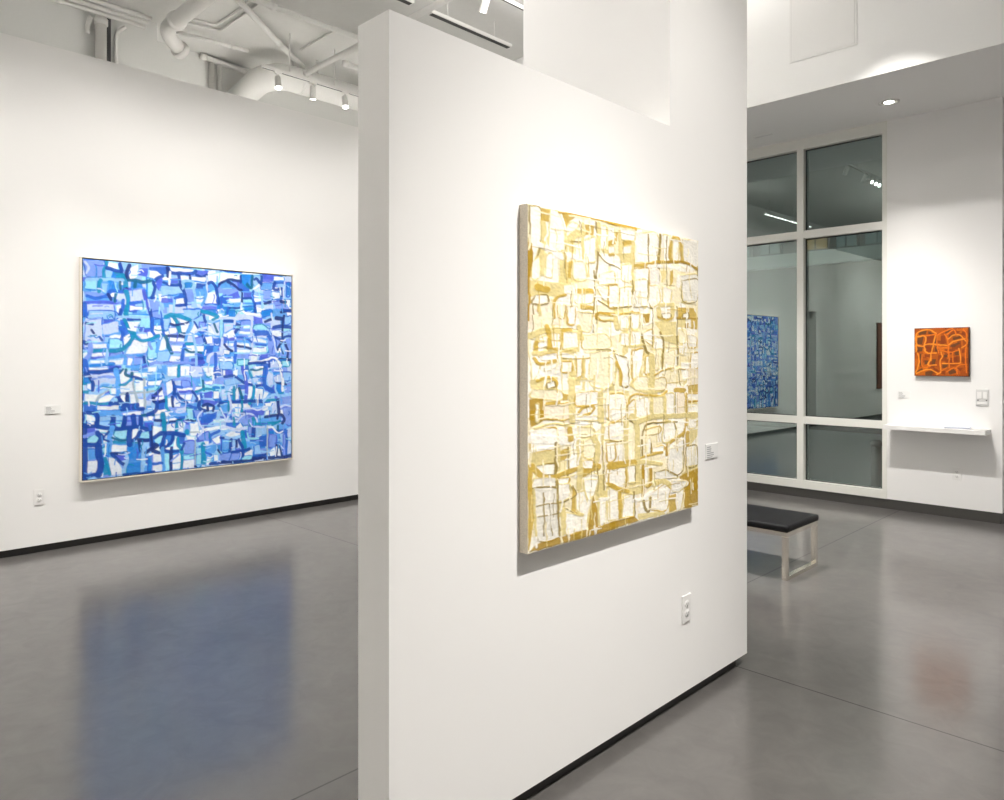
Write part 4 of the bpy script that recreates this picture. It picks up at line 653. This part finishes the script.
cv.marks(BLUE, PB, True, {'W': 'SLLCvA', 'P': 'SvL', 'L': 'BSA', 'v': 'BVL', 'C': 'AT', 'S': 'BL', 'A': 'BT'}, 1.2)
cv.sprinkle(330, [PB[c] for c in 'PLLCvSSBAVTW'], 12, 1.6, 0.45)
o = cv.mesh('canvas', (0, 1, 0), (XL + 0.055, y0, z1), y1 - y0, z1 - z0, 0.0012, (1, 0, 0), pb)
o.matrix_parent_inverse = Matrix.Translation(-pb.location)

PG = P_(W='f7f2e6', G='ebe7dc', c='f3e8c6', y='dccb8c', o='c5a546', g='b08c1f', d='94803f', k='f0e3cb')
y0, y1, z0, z1 = 1.806, 2.928, 0.884, 2.066
pg = thing('painting', 'tall cream and ochre painting hanging on the near side of the middle wall', 'painting', (XP, (y0 + y1) / 2, z0))
loc_build(MB().box(XP + 0.0005, XP + 0.038, y0 - 0.002, y1 + 0.001, z0 - 0.001, z1 + 0.001, 0.004), 'stretched_edge', M['rawcanvas'], pg)
cv = Canvas(260, 452, 5)
cv.rgb[:] = hexc('efe1b4')
cv.under(520, [PG[c] for c in 'ccWWWykGc'], (8, 30), (14, 46), 0.1)
cv.marks(GOLD, PG, False, {'W': 'yyoyyoyd', 'c': 'yyo', 'G': 'yykd', 'k': 'yo'}, 1.2)
cv.sprinkle(200, [PG[c] for c in 'yyocyGy'], 30, 1.2, 0.7)
cv.sprinkle(170, [PG[c] for c in 'WWcc'], 24, 2.0, 0.65)
cv.sprinkle(50, [PG[c] for c in 'dd'], 26, 0.9, 0.75)
o = cv.mesh('canvas', (0, 1, 0), (XP + 0.0390, y0, z1), y1 - y0, z1 - z0, 0.0022, (1, 0, 0), pg)
o.matrix_parent_inverse = Matrix.Translation(-pg.location)

PO = P_(k='5e3a1e', r='83380f', n='4a2512', b='ea8c24', O='d96e14')
x0, x1, z0, z1 = -2.164, -1.698, 1.359, 1.828
po = thing('painting', 'small square painting of orange lines on brown above the white shelf', 'painting', ((x0 + x1) / 2, YW, z0))
loc_build(MB().box(x0, x1, YW - 0.038, YW - 0.0005, z0, z1, 0.003), 'stretched_edge', M['rustedge'], po)
cv = Canvas(130, 130, 8)
cv.rgb[:] = hexc('a9520e')
cv.under(90, [hexc(c) for c in ('ad530f', '9a460e', 'bf600f', '883d0f')], (8, 26), (8, 26))
cv.marks(ORANGE, PO, True)
o = cv.mesh('canvas', (1, 0, 0), (x0 + 0.001, YW - 0.0395, z1 - 0.001), x1 - x0 - 0.002, z1 - z0 - 0.002, 0.0006, (0, -1, 0), po)
o.matrix_parent_inverse = Matrix.Translation(-po.location)

pr = thing('painting', 'tall rust-red canvas seen only as a reflection in the window glass', 'painting', (XL, -4.38, 0.72))
loc_build(MB().box(XL + 0.0005, XL + 0.045, -5.0, -3.76, 0.72, 2.42, 0.004), 'stretched_edge', M['rustedge'], pr)
loc_build(MB().box(XL + 0.045, XL + 0.05, -4.995, -3.765, 0.725, 2.415), 'canvas', M['rustface'], pr)

# ------------------------------------------------------------------ wall fittings
# small parts are modelled flat in local space: u along the wall, n out of it, z up
def frame_for(face, a, z):
    """world matrix: local x = along wall to the viewer's right, local -y = out of wall"""
    if face == 'x': return Matrix.Translation((a[0], a[1], z)) @ Matrix.Rotation(PI / 2, 4, 'Z')
    return Matrix.Translation((a[0], a[1], z))

def place(root, M4):
    root.matrix_world = M4

def make_outlet(label, wall):
    r = thing('power_outlet', label, 'power outlet', (0, 0, 0), 'white duplex power outlets on the walls')
    MB().box(-0.037, 0.037, -0.006, 0, -0.060, 0.060, 0.002).build('plate', M['plastic'], r)
    for s in (-1, 1):
        so = MB().lathe([(0, 0.0078), (0.0165, 0.0078), (0.0172, 0.0072), (0.0172, 0.004)], (0, 0, s * 0.0205), (0, -1, 0), 20).build('socket', M['plastic'], r)
        MB().box(-0.0075, -0.0050, -0.0082, -0.007, s * 0.0205 - 0.003, s * 0.0205 + 0.007).box(0.0050, 0.0075, -0.0082, -0.007, s * 0.0205 - 0.002, s * 0.0205 + 0.006).lathe([(0, 0.0081), (0.0026, 0.0081), (0.0026, 0.007)], (0, 0, s * 0.0205 - 0.0085), (0, -1, 0), 10).build('slots', M['slot_grey'], so)
    MB().lathe([(0, 0.0075), (0.003, 0.007), (0.003, 0.005)], (0, 0, 0), (0, -1, 0), 10).build('screw', M['plastic_grey'], r)
    return r
o1 = make_outlet('white duplex power outlet low on the left wall, left of the blue painting', 'x')
place(o1, frame_for('x', (XL, 1.516), 0.44))
o2 = copy_tree(o1); o2['label'] = 'white duplex power outlet low on the middle wall, below the ochre painting'
place(o2, frame_for('x', (XP, 2.890), 0.426))
o3 = copy_tree(o1); o3['label'] = 'white duplex power outlet under the white shelf by the window'
place(o3, frame_for('y', (-1.806, YW), 0.425))

def make_card(w, h, t, label, tall_block):
    r = thing('wall_label', label, 'label', (0, 0, 0), 'small white caption cards beside the paintings')
    MB().box(-w / 2, w / 2, -t, 0, -h / 2, h / 2, 0.0008).build('card', M['card'], r)
    m = MB(); rr = random.Random(3)
    z = h / 2 - 0.012
    for k in range(6):
        ln = w * (0.34 if k < 3 else 0.52) * (0.8 + 0.4 * rr.random())
        m.box(-w / 2 + 0.008, -w / 2 + 0.008 + ln, -t - 0.0004, -t + 0.0002, z - 0.0042, z); z -= 0.0095
    m.build('caption_lines', M['ink'], r)
    return r
c1 = make_card(0.112, 0.068, 0.005, 'small white caption card on the left wall beside the blue painting', True)
place(c1, frame_for('x', (XL, 1.610), 1.126))
c2 = copy_tree(c1); c2['label'] = 'small white caption card on the middle wall right of the ochre painting'
place(c2, frame_for('x', (XP, 3.118), 1.108))
c3 = copy_tree(c1); c3['label'] = 'small white caption card below the orange painting, left above the shelf'
place(c3, frame_for('y', (-2.268, YW), 1.169))

sw = thing('light_switch', 'white double wall switch above the right end of the shelf', 'switch', (-1.598, YW, 1.165))
MB().box(-0.052, 0.052, -0.008, 0, -0.076, 0.076, 0.002).build('plate', M['plastic_grey'], sw)
for s in (-1, 1):
    MB().box(s * 0.024 - 0.017, s * 0.024 + 0.017, -0.013, -0.007, -0.010, 0.052, 0.002).build('rocker', M['plastic'], sw)
    MB().box(s * 0.034 - 0.005, s * 0.034 + 0.005, -0.011, -0.007, -0.030, -0.022).build('indicator', M['slot'], sw)
MB().box(-0.040, 0.040, -0.011, -0.007, -0.064, -0.044, 0.001).build('dimmer_slider', M['plastic'], sw)

# shelf and the papers on it
sh = thing('wall_shelf', 'white floating shelf on the wall under the small orange painting', 'shelf', (-1.96, YW, 0.83))
MB().box(-0.43, 0.43, -0.235, 0, 0, 0.042, 0.003).build('board', M['shelf'], sh)
MB().box(-0.40, 0.40, -0.03, 0, -0.022, 0.0).build('wall_cleat', M['shelf'], sh)
ZSH = 0.872
lf = MB()
for k in range(7):
    lf.box(-0.105, 0.105, -0.075, 0.075, k * 0.0022, k * 0.0022 + 0.0017, rot=Matrix.Rotation(0.03 * ((k * 7) % 5 - 2), 4, 'Z'), pivot=(0, 0, 0))
lf = lf.build('leaflet_stack', M['paper']); lf.location = (-1.78, YW - 0.10, ZSH); lf.rotation_euler = (0, 0, 0.15)
tag(lf, 'low stack of pale blue-white leaflets lying on the white shelf', 'leaflets')
bk = thing('booklet', 'thin white booklet at the right end of the white shelf', 'booklet', (-1.60, YW - 0.13, ZSH), rot=(0, 0, 0.45))
MB().box(-0.055, 0.055, -0.075, 0.075, 0.0, 0.006, 0.001).build('pages', M['card'], bk)
MB().box(-0.057, 0.057, -0.077, 0.077, 0.006, 0.0075).box(-0.0585, -0.056, -0.077, 0.077, 0, 0.0075).build('cover', M['plastic_grey'], bk)

# bench
bx1, by0, by1, bl = -2.133, 4.954, 5.490, 1.25
be = thing('bench', 'low black upholstered bench on a polished steel frame by the window', 'bench', (bx1 - bl / 2, (by0 + by1) / 2, 0))
hx, hy = bl / 2, (by1 - by0) / 2
cu = MB().box(-hx - 0.004, hx + 0.008, -hy - 0.008, hy + 0.008, 0.333, 0.380, 0.020).build('cushion', M['leather'], be)
for p in cu.data.polygons: p.use_smooth = True
for dx in (-hx / 3, hx / 3):
    MB().box(dx - 0.002, dx + 0.002, -hy + 0.02, hy - 0.02, 0.3795, 0.3805).build('seam', M['leather'], cu)
MB().box(-hx, hx, -hy, -hy + 0.03, 0.302, 0.333).box(-hx, hx, hy - 0.03, hy, 0.302, 0.333).box(-hx, -hx + 0.03, -hy + 0.03, hy - 0.03, 0.302, 0.333).box(hx - 0.03, hx, -hy + 0.03, hy - 0.03, 0.302, 0.333).build('seat_rail', M['chrome'], be)
for sx in (-1, 1):
    for sy in (-1, 1):
        xa, xb = sorted((sx * hx, sx * (hx - 0.038))); ya, yb = sorted((sy * hy, sy * (hy - 0.03)))
        MB().box(xa, xb, ya, yb, 0.0, 0.302, 0.0015).build('leg', M['chrome'], be)
    xa, xb = sorted((sx * hx, sx * (hx - 0.038)))
    MB().box(xa, xb, -hy + 0.03, hy - 0.03, 0.0, 0.026, 0.0015).build('floor_rail', M['chrome'], be)

# recessed downlight and access panel of the soffit
dl = thing('downlight', 'round recessed downlight glowing in the soffit over the window', 'ceiling light', (-2.233, 7.447, ZS))
MB().lathe([(0.092, 0.0), (0.092, 0.008), (0.070, 0.010), (0.066, 0.002)], (0, 0, 0), (0, 0, -1), 32).build('trim_ring', M['lampbody'], dl)
MB().lathe([(0, 0.0035), (0.045, 0.0035)], (0, 0, 0), (0, 0, -1), 28).build('lamp_lens', M['lens'], dl)
MB().lathe([(0.066, 0.002), (0.045, 0.0030)], (0, 0, 0), (0, 0, -1), 28).build('reflector', M['chrome'], dl)
ap = thing('access_panel', 'white flush access panel in the wall above the soffit edge', 'access panel', (-2.545, YS, 4.55))
MB().box(-0.300, 0.292, -0.006, 0.0, -0.290, 0.48, 0.0015).build('panel_frame', M['wall'], ap)
MB().box(-0.283, 0.270, -0.0085, -0.005, -0.272, 0.46, 0.001).build('door', M['wall'], ap)
MB().box(-0.286, -0.283, -0.0075, -0.005, -0.275, 0.463).build('gap', M['plastic_grey'], ap)
MB().box(0.270, 0.273, -0.0075, -0.005, -0.275, 0.463).build('gap', M['plastic_grey'], ap)
mv = thing('motion_sensor', 'small flat white slot vent in the soffit left of the window head', 'vent', (-3.55, 7.62, ZS))
MB().box(-0.10, 0.10, -0.025, 0.025, -0.006, 0.0, 0.001).build('plate', M['plastic'], mv)
MB().box(-0.085, 0.085, -0.006, 0.006, -0.0075, -0.005).build('slot', M['plastic_grey'], mv)
mv.name = 'soffit_vent'

# ------------------------------------------------------------------ overhead services
def pipe(name, pts, r, label, cat='pipe', group=None, bend=0.0, m=None, flanges=()):
    o = thing(name, label, cat, pts[0], group)
    base = Vector(pts[0])
    MB().tube([Vector(p) - base for p in pts], r, 16, bend).build('run', m or M['pipe'], o)
    for p, ax in flanges:
        MB().lathe([(0, -0.03), (r * 1.25, -0.03), (r * 1.25, 0.03), (0, 0.03)], Vector(p) - base, ax, 16).build('collar', m or M['pipe'], o)
    return o

pipe('ceiling_pipe', [(-3.4, 3.01, 5.05), (-8.08, 3.01, 5.05), (-8.24, 3.27, 4.93)], 0.078, 'fat white pipe crossing the ceiling at upper left, bent down at the wall', bend=0.16, flanges=[((-7.75, 3.01, 5.05), (1, 0, 0)), ((-8.215, 3.23, 4.95), (-.16, .26, -.12))])
pipe('ceiling_pipe', [(-3.4, 4.52, 4.92), (-7.75, 4.52, 4.92)], 0.032, 'slim white pipe crossing under the ceiling behind the top of the middle wall', flanges=[((-7.72, 4.52, 4.92), (1, 0, 0)), ((-5.9, 4.52, 4.92), (1, 0, 0))])
pipe('ceiling_pipe', [(-7.08, 2.6, 5.22), (-7.08, 6.4, 5.22)], 0.030, 'slim white pipe running along the ceiling above the lit track lights', flanges=[((-7.08, 3.75, 5.22), (0, 1, 0))])
pipe('ceiling_pipe', [(-7.45, 4.85, 5.05), (-7.45, 7.4, 5.05)], 0.030, 'short slim white pipe just left of the top of the middle wall', flanges=[((-7.45, 4.87, 5.05), (0, 1, 0))])
pipe('diagonal_brace', [(-7.0, 3.23, 5.18), (-7.771, 4.182, 5.18), (-8.21, 4.745, 5.18)], 0.034, 'white pipe running diagonally across the ceiling above the duct', 'pipe', flanges=[((-7.771, 4.182, 5.18), (-.63, .77, 0))])
pipe('conduit', [(-7.15, 4.56, 5.27), (-7.95, 4.57, 5.27)], 0.012, 'thin white conduit on the ceiling right of the diagonal pipe', 'conduit')
pipe('conduit', [(-8.126, 3.15, 5.275), (-8.045, 3.56, 5.275), (-7.673, 3.58, 5.275), (-6.8, 3.58, 5.275)], 0.014, 'thin bent white conduit on the ceiling, nearest of the pair beside the fat pipe', 'conduit', bend=0.08)
pipe('conduit', [(-8.208, 3.20, 5.275), (-8.155, 3.66, 5.275), (-7.38, 3.66, 5.275), (-6.7, 3.66, 5.275)], 0.014, 'thin bent white conduit on the ceiling, farther of the pair beside the fat pipe', 'conduit', bend=0.08)
pipe('conduit', [(-8.36, 3.25, 5.20), (-8.27, 4.05, 5.20)], 0.022, 'straight white conduit on the ceiling beyond the bend of the fat pipe', 'conduit', flanges=[((-8.29, 3.87, 5.2), (.09, .8, 0))])
for k, (dx, lab) in enumerate(((-8.22, 'white conduit along the ceiling edge, farthest from the wall of three'), (-8.32, 'white conduit along the ceiling edge, middle one of three'), (-8.41, 'white conduit along the ceiling edge, nearest the wall of three'))):
    pipe('conduit', [(dx, 0.6, 5.20 - 0.015 * k), (dx, 2.93, 5.20 - 0.015 * k)], 0.020, lab, 'conduit', 'conduits along the ceiling edge', flanges=[((dx, 2.1, 5.20 - 0.015 * k), (0, 1, 0))])
# downpipes on the wall behind
pipe('downpipe', [(-8.46, 2.50, 5.16), (-8.46, 2.50, 0.0)], 0.055, 'stout white downpipe on the upper left wall', 'pipe', flanges=[((-8.46, 2.50, 5.10), (0, 0, 1))])
pipe('conduit', [(-8.45, 2.74, 5.125), (-8.508, 2.665, 5.05), (-8.508, 2.665, 0.0)], 0.020, 'thin white vertical conduit just right of the stout downpipe', 'conduit', bend=0.06)
pipe('conduit', [(-8.44, 2.40, 5.120), (-8.506, 2.385, 5.05), (-8.506, 2.385, 4.96)], 0.022, 'short elbowed white conduit just left of the stout downpipe', 'conduit', bend=0.06)
MBk = MB().box(-8.531, -8.505, 2.575, 2.612, 0.0, 5.18).build('cable_channel', M['grille'])
tag(MBk, 'narrow dark vertical cable channel between the downpipe and thin conduit', 'cable channel')
pipe('downpipe', [(-8.94, 3.90, 5.20), (-8.94, 3.90, 0.0)], 0.030, 'slim white downpipe left of the round duct, left one of the pair', 'pipe', 'slim downpipes by the duct')
pipe('downpipe', [(-8.94, 4.00, 5.20), (-8.94, 4.00, 0.0)], 0.030, 'slim white downpipe left of the round duct, right one of the pair', 'pipe', 'slim downpipes by the duct')
pipe('wall_pipe', [(-8.95, 3.76, 5.26), (-8.95, 4.36, 5.22)], 0.034, 'short white horizontal pipe above the slim downpipes by the duct', 'pipe', flanges=[((-8.95, 3.80, 5.257), (0, 1, 0))])

# round duct with an elbow into the wall
du = thing('air_duct', 'big round white air duct bending into the wall behind the track lights', 'air duct', (-8.15, 4.25, 4.97))
MB().tube([(-0.86, -0.02, -0.17), (-0.15, -0.02, -0.05), (0.0, 0.18, 0.0), (0.0, 3.3, 0.0)], 0.155, 28, 0.16).build('run', M['duct'], du)
for yy in (0.42, 1.9):
    MB().lathe([(0.155, -0.02), (0.161, -0.02), (0.161, 0.02), (0.155, 0.02)], (0, yy, 0), (0, 1, 0), 28).build('joint_band', M['duct'], du)
for yy in (0.30, 0.66):
    MB().box(-0.012, 0.012, yy - 0.012, yy + 0.012, 0.15, 0.33).build('hanger_strap', M['pipe'], du)

# lighting tracks and spot heads
def make_track(name, p, length, label, drop, stems):
    t = thing(name, label, 'lighting track', p)
    MB().box(-0.018, 0.018, 0, length, 0, 0.034, 0.002).build('rail', M['lampbody'], t)
    MB().box(-0.007, 0.007, 0.01, length - 0.01, -0.0015, 0.001).build('contact_slot', M['darktrack'], t)
    for s in stems:
        MB().tube([(0, s, 0.034), (0, s, drop)], 0.007, 8).build('stem', M['pipe'], t)
    return t
def make_head(label, group):
    """spot head hanging from a track; local origin on the track, lamp points along local -Z before aiming"""
    r = thing('track_spotlight', label, 'spotlight', (0, 0, 0), group)
    MB().box(-0.014, 0.014, -0.045, 0.045, -0.022, 0.0, 0.002).build('adapter', M['lampbody'], r)
    MB().tube([(0, 0, -0.02), (0, 0, -0.085)], 0.009, 10).build('stem', M['lampbody'], r)
    b = MB().lathe([(0, -0.075), (0.026, -0.075), (0.034, -0.060), (0.036, 0.055), (0.042, 0.075), (0.042, 0.082), (0.037, 0.082), (0.033, 0.070)], (0, 0, 0), (0, 0, -1), 22).build('lamp_housing', M['lampbody'], r)
    b.location = (0, 0, -0.115)
    l = MB().lathe([(0, 0.076), (0.037, 0.076)], (0, 0, 0), (0, 0, -1), 22).build('lamp_lens', M['lens'], b)
    return r
def aim(head, pos, target, lit=True):
    head.location = pos
    b = [c for c in head.children if c.name.startswith('lamp_housing')][0]
    d = (Vector(target) - (Vector(pos) + Vector((0, 0, -0.115)))).normalized()
    b.rotation_euler = d.to_track_quat('-Z', 'Y').to_euler()
    return Vector(pos) + Vector((0, 0, -0.115)) + d * 0.10, d

make_track('lighting_track', (-7.7, 3.93, 4.81), 1.9, 'white lighting track with three spot heads hanging in front of the round duct', 0.492, (0.35, 0.95, 1.75))
make_track('lighting_track', (-4.95, 0.2, 5.0), 5.15, 'long white lighting track, its far end beside the pier at the very top', 0.302, (0.3, 1.8, 3.3, 4.2))

LIGHTS = []
def spot(pos, d, power, angle, blend=0.6, radius=0.03, col=(1.0, 0.966, 0.93)):
    l = bpy.data.lights.new('spot', 'SPOT'); l.energy = power; l.spot_size = math.radians(angle); l.spot_blend = blend
    l.shadow_soft_size = radius; l.color = col
    o = bpy.data.objects.new('spot', l); COL.objects.link(o)
    o.location = pos; o.rotation_euler = Vector(d).to_track_quat('-Z', 'Y').to_euler()
    return o

head0 = make_head('white spotlight, lit, left end of the short track before the duct', 'spotlights on the track before the duct')
p, d = aim(head0, (-7.7, 4.131, 4.81), (-6.9, 3.9, 2.6)); spot(p, d, SP_FAR, 58)
h = copy_tree(head0); h['label'] = 'white spotlight, unlit and turned away, middle of the short track'
aim(h, (-7.7, 4.583, 4.81), (-8.0, 4.75, 2.0))
h = copy_tree(head0); h['label'] = 'white spotlight, lit, right end of the short track by the middle wall'
p, d = aim(h, (-7.7, 5.028, 4.81), (-6.9, 4.8, 2.6)); spot(p, d, SP_FAR, 58)
for y in (0.45, 1.75, 2.6, 3.5, 4.78):
    h = copy_tree(head0)
    if y > 4: h['label'] = 'white spotlight hanging at the top edge, just left of the pier'; del h['group']
    else: h['label'] = 'white spotlight on the long track reflected in the upper window pane'; h['group'] = 'spotlights on the reflected track'
    p, d = aim(h, (-4.95, y, 5.0), (XL, y - 0.1, 1.3)); spot(p, d, SP_LEFT, 84, 1.0); spot(p, (Vector((XL, y, 0.0)) - p).normalized(), SP_LEFTL, 46, 1.0)
for y in (1.10, 1.29, 1.50):
    h = copy_tree(head0); h['label'] = 'white lit spotlight on the long track, reflected as a bright dot in the window'; h['group'] = 'bright dots on the reflected track'
    p, d = aim(h, (-4.95, y, 5.0), (-2.3, 2.757, 3.2)); spot(p, d, SP_RT, 50, 1.0)

# linear fixture seen in the gap between middle wall and pier, and a lit one far behind the left wall
def linear(p, length, label, lit):
    t = thing('linear_light', label, 'ceiling light', p)
    MB().box(-0.04, 0.04, 0, length, 0, 0.035, 0.003).build('housing', M['lampbody'], t)
    MB().box(-0.026, 0.026, 0.02, length - 0.02, -0.003, 0.002).build('diffuser', M['tubelight'] if lit else M['darktrack'], t)
    for s in (0.25, length - 0.25):
        MB().tube([(0, s, 0.035), (0, s, ZC + 0.003 - p[2])], 0.006, 8).build('stem', M['pipe'], t)
    return t
linear((-5.80, 4.80, 5.08), 1.19, 'unlit white linear light with a dark slot, above the top of the middle wall', False)
linear((-5.78, 3.30, 5.08), 1.26, 'unlit white linear light, its dark end just left of the crossing pipe', False)
linear((-7.95, -2.9, 4.93), 1.24, 'lit white linear light reflected in the upper left pane, far half', True)
linear((-7.95, -1.6, 4.93), 1.24, 'lit white linear light reflected in the upper left pane, near half', True)

# ------------------------------------------------------------------ lights
def sp(pos, tgt, power, angle, blend=0.8, radius=0.03):
    return spot(pos, (Vector(tgt) - Vector(pos)).normalized(), power, angle, blend, radius)
sp((0.35, 2.42, 5.15), (XP, 2.55, -0.75), SP_GOLD, 78, 1.0, 0.015)
sp((0.35, 2.30, 5.15), (XP, 1.75, -0.9), SP_GOLD2, 44, 1.0, 0.015)
sp((0.35, 2.36, 5.15), (XP, 2.75, -0.9), SP_GOLD3, 44, 1.0, 0.015)
sp((-1.95, 5.57, 4.7), (-1.93, YW, 0.9), SP_WIN, 58, 1.0)
sp((-2.35, 5.57, 4.7), (-2.2, YW, 0.1), SP_WINL, 50, 1.0)
sp((-2.233, 7.447, ZS - 0.02), (-2.233, 7.42, 0), SP_DOWN, 74, 1.0, 0.06)
sp((-1.9, 5.6, 4.9), (-2.35, YS, 3.7), SP_SOF, 50, 1.0, 0.05)
sp((-2.2, 3.9, 5.0), (-2.4, YS, 4.4), SP_SOF2, 70, 1.0, 0.05)  # added spot without a fixture, brightens the soffit front
for y in (-3.4, -0.6, 2.4, 5.0):
    sp((2.4, y, 4.7), (4.1, y, 1.6), SP_RIGHT, 80, 0.9)
for x in (-5.0, -2.6):
    sp((x, -4.3, 4.7), (x, -6.0, 1.6), SP_BACK, 80, 0.9)  # added unseen spots, their bounce off the back wall is fill light
sp((-4.9, -2.6, 4.6), (XL, -2.7, 1.5), SP_LEFT, 78, 0.9)
sp((-4.9, -4.6, 4.6), (XL, -4.7, 1.5), SP_LEFT, 78, 0.9)
for x in (-4.6, -3.0, -0.6):
    sp((x, 5.0, 4.75), (x, 5.5, 0.0), SP_FLOOR, 56, 1.0)  # added spots without fixtures, floor bounce lifts the soffit underside
sp((-4.3, 7.447, ZS - 0.02), (-4.3, 7.42, 0), SP_DOWN, 74, 1.0, 0.06)  # added hidden downlight, more floor bounce for the soffit
sp((-6.0, 12.8, 6.2), (-6.0, 15.6, 3.6), 330, 165, 1.0, 0.2)   # added unseen lamp, brightens the pale band outside
# added upward area lights without fixtures, filling the room by ceiling bounce
def up(x, y, sx, sy, e):
    l = bpy.data.lights.new('fill_uplight', 'AREA'); l.shape = 'RECTANGLE'; l.size = sx; l.size_y = sy; l.energy = e; l.color = (1, 0.97, 0.93)
    o = bpy.data.objects.new('fill_uplight', l); COL.objects.link(o); o.location = (x, y, 4.60); o.rotation_euler = (PI, 0, 0)
up(1.0, -3.0, 0.5, 2.4, UPFILL); up(1.0, 3.0, 0.5, 2.4, UPFILL)
up(-4.0, -2.6, 0.5, 2.4, UPFILL2); up(-3.9, 4.7, 0.5, 1.2, UPFILL2 * 0.48)
up(-7.4, 1.0, 0.3, 2.0, UPL); up(-7.2, 6.6, 0.3, 1.6, UPL)

w = bpy.data.worlds.new('night'); bpy.context.scene.world = w
w.use_nodes = True
w.node_tree.nodes['Background'].inputs['Color'].default_value = (0.02, 0.03, 0.05, 1)
w.node_tree.nodes['Background'].inputs['Strength'].default_value = 0.3

# ------------------------------------------------------------------ camera
F = 728.0
TH = math.atan2(720, 728)
cam = bpy.data.cameras.new('camera'); co = bpy.data.objects.new('camera', cam); COL.objects.link(co)
cam.sensor_fit = 'HORIZONTAL'; cam.sensor_width = 36.0; cam.lens = F / 1004 * 36.0
cam.shift_y = -(400 - 356.5) / 1004
cam.clip_start = 0.05
co.location = (0, 0, 1.55); co.rotation_euler = (PI / 2, 0, TH)
sc = bpy.context.scene
sc.camera = co
sc.view_settings.view_transform = 'Standard'
sc.view_settings.look = 'None'
sc.view_settings.gamma = 1.0
sc.view_settings.use_curve_mapping = False
sc.view_settings.exposure = EXPO
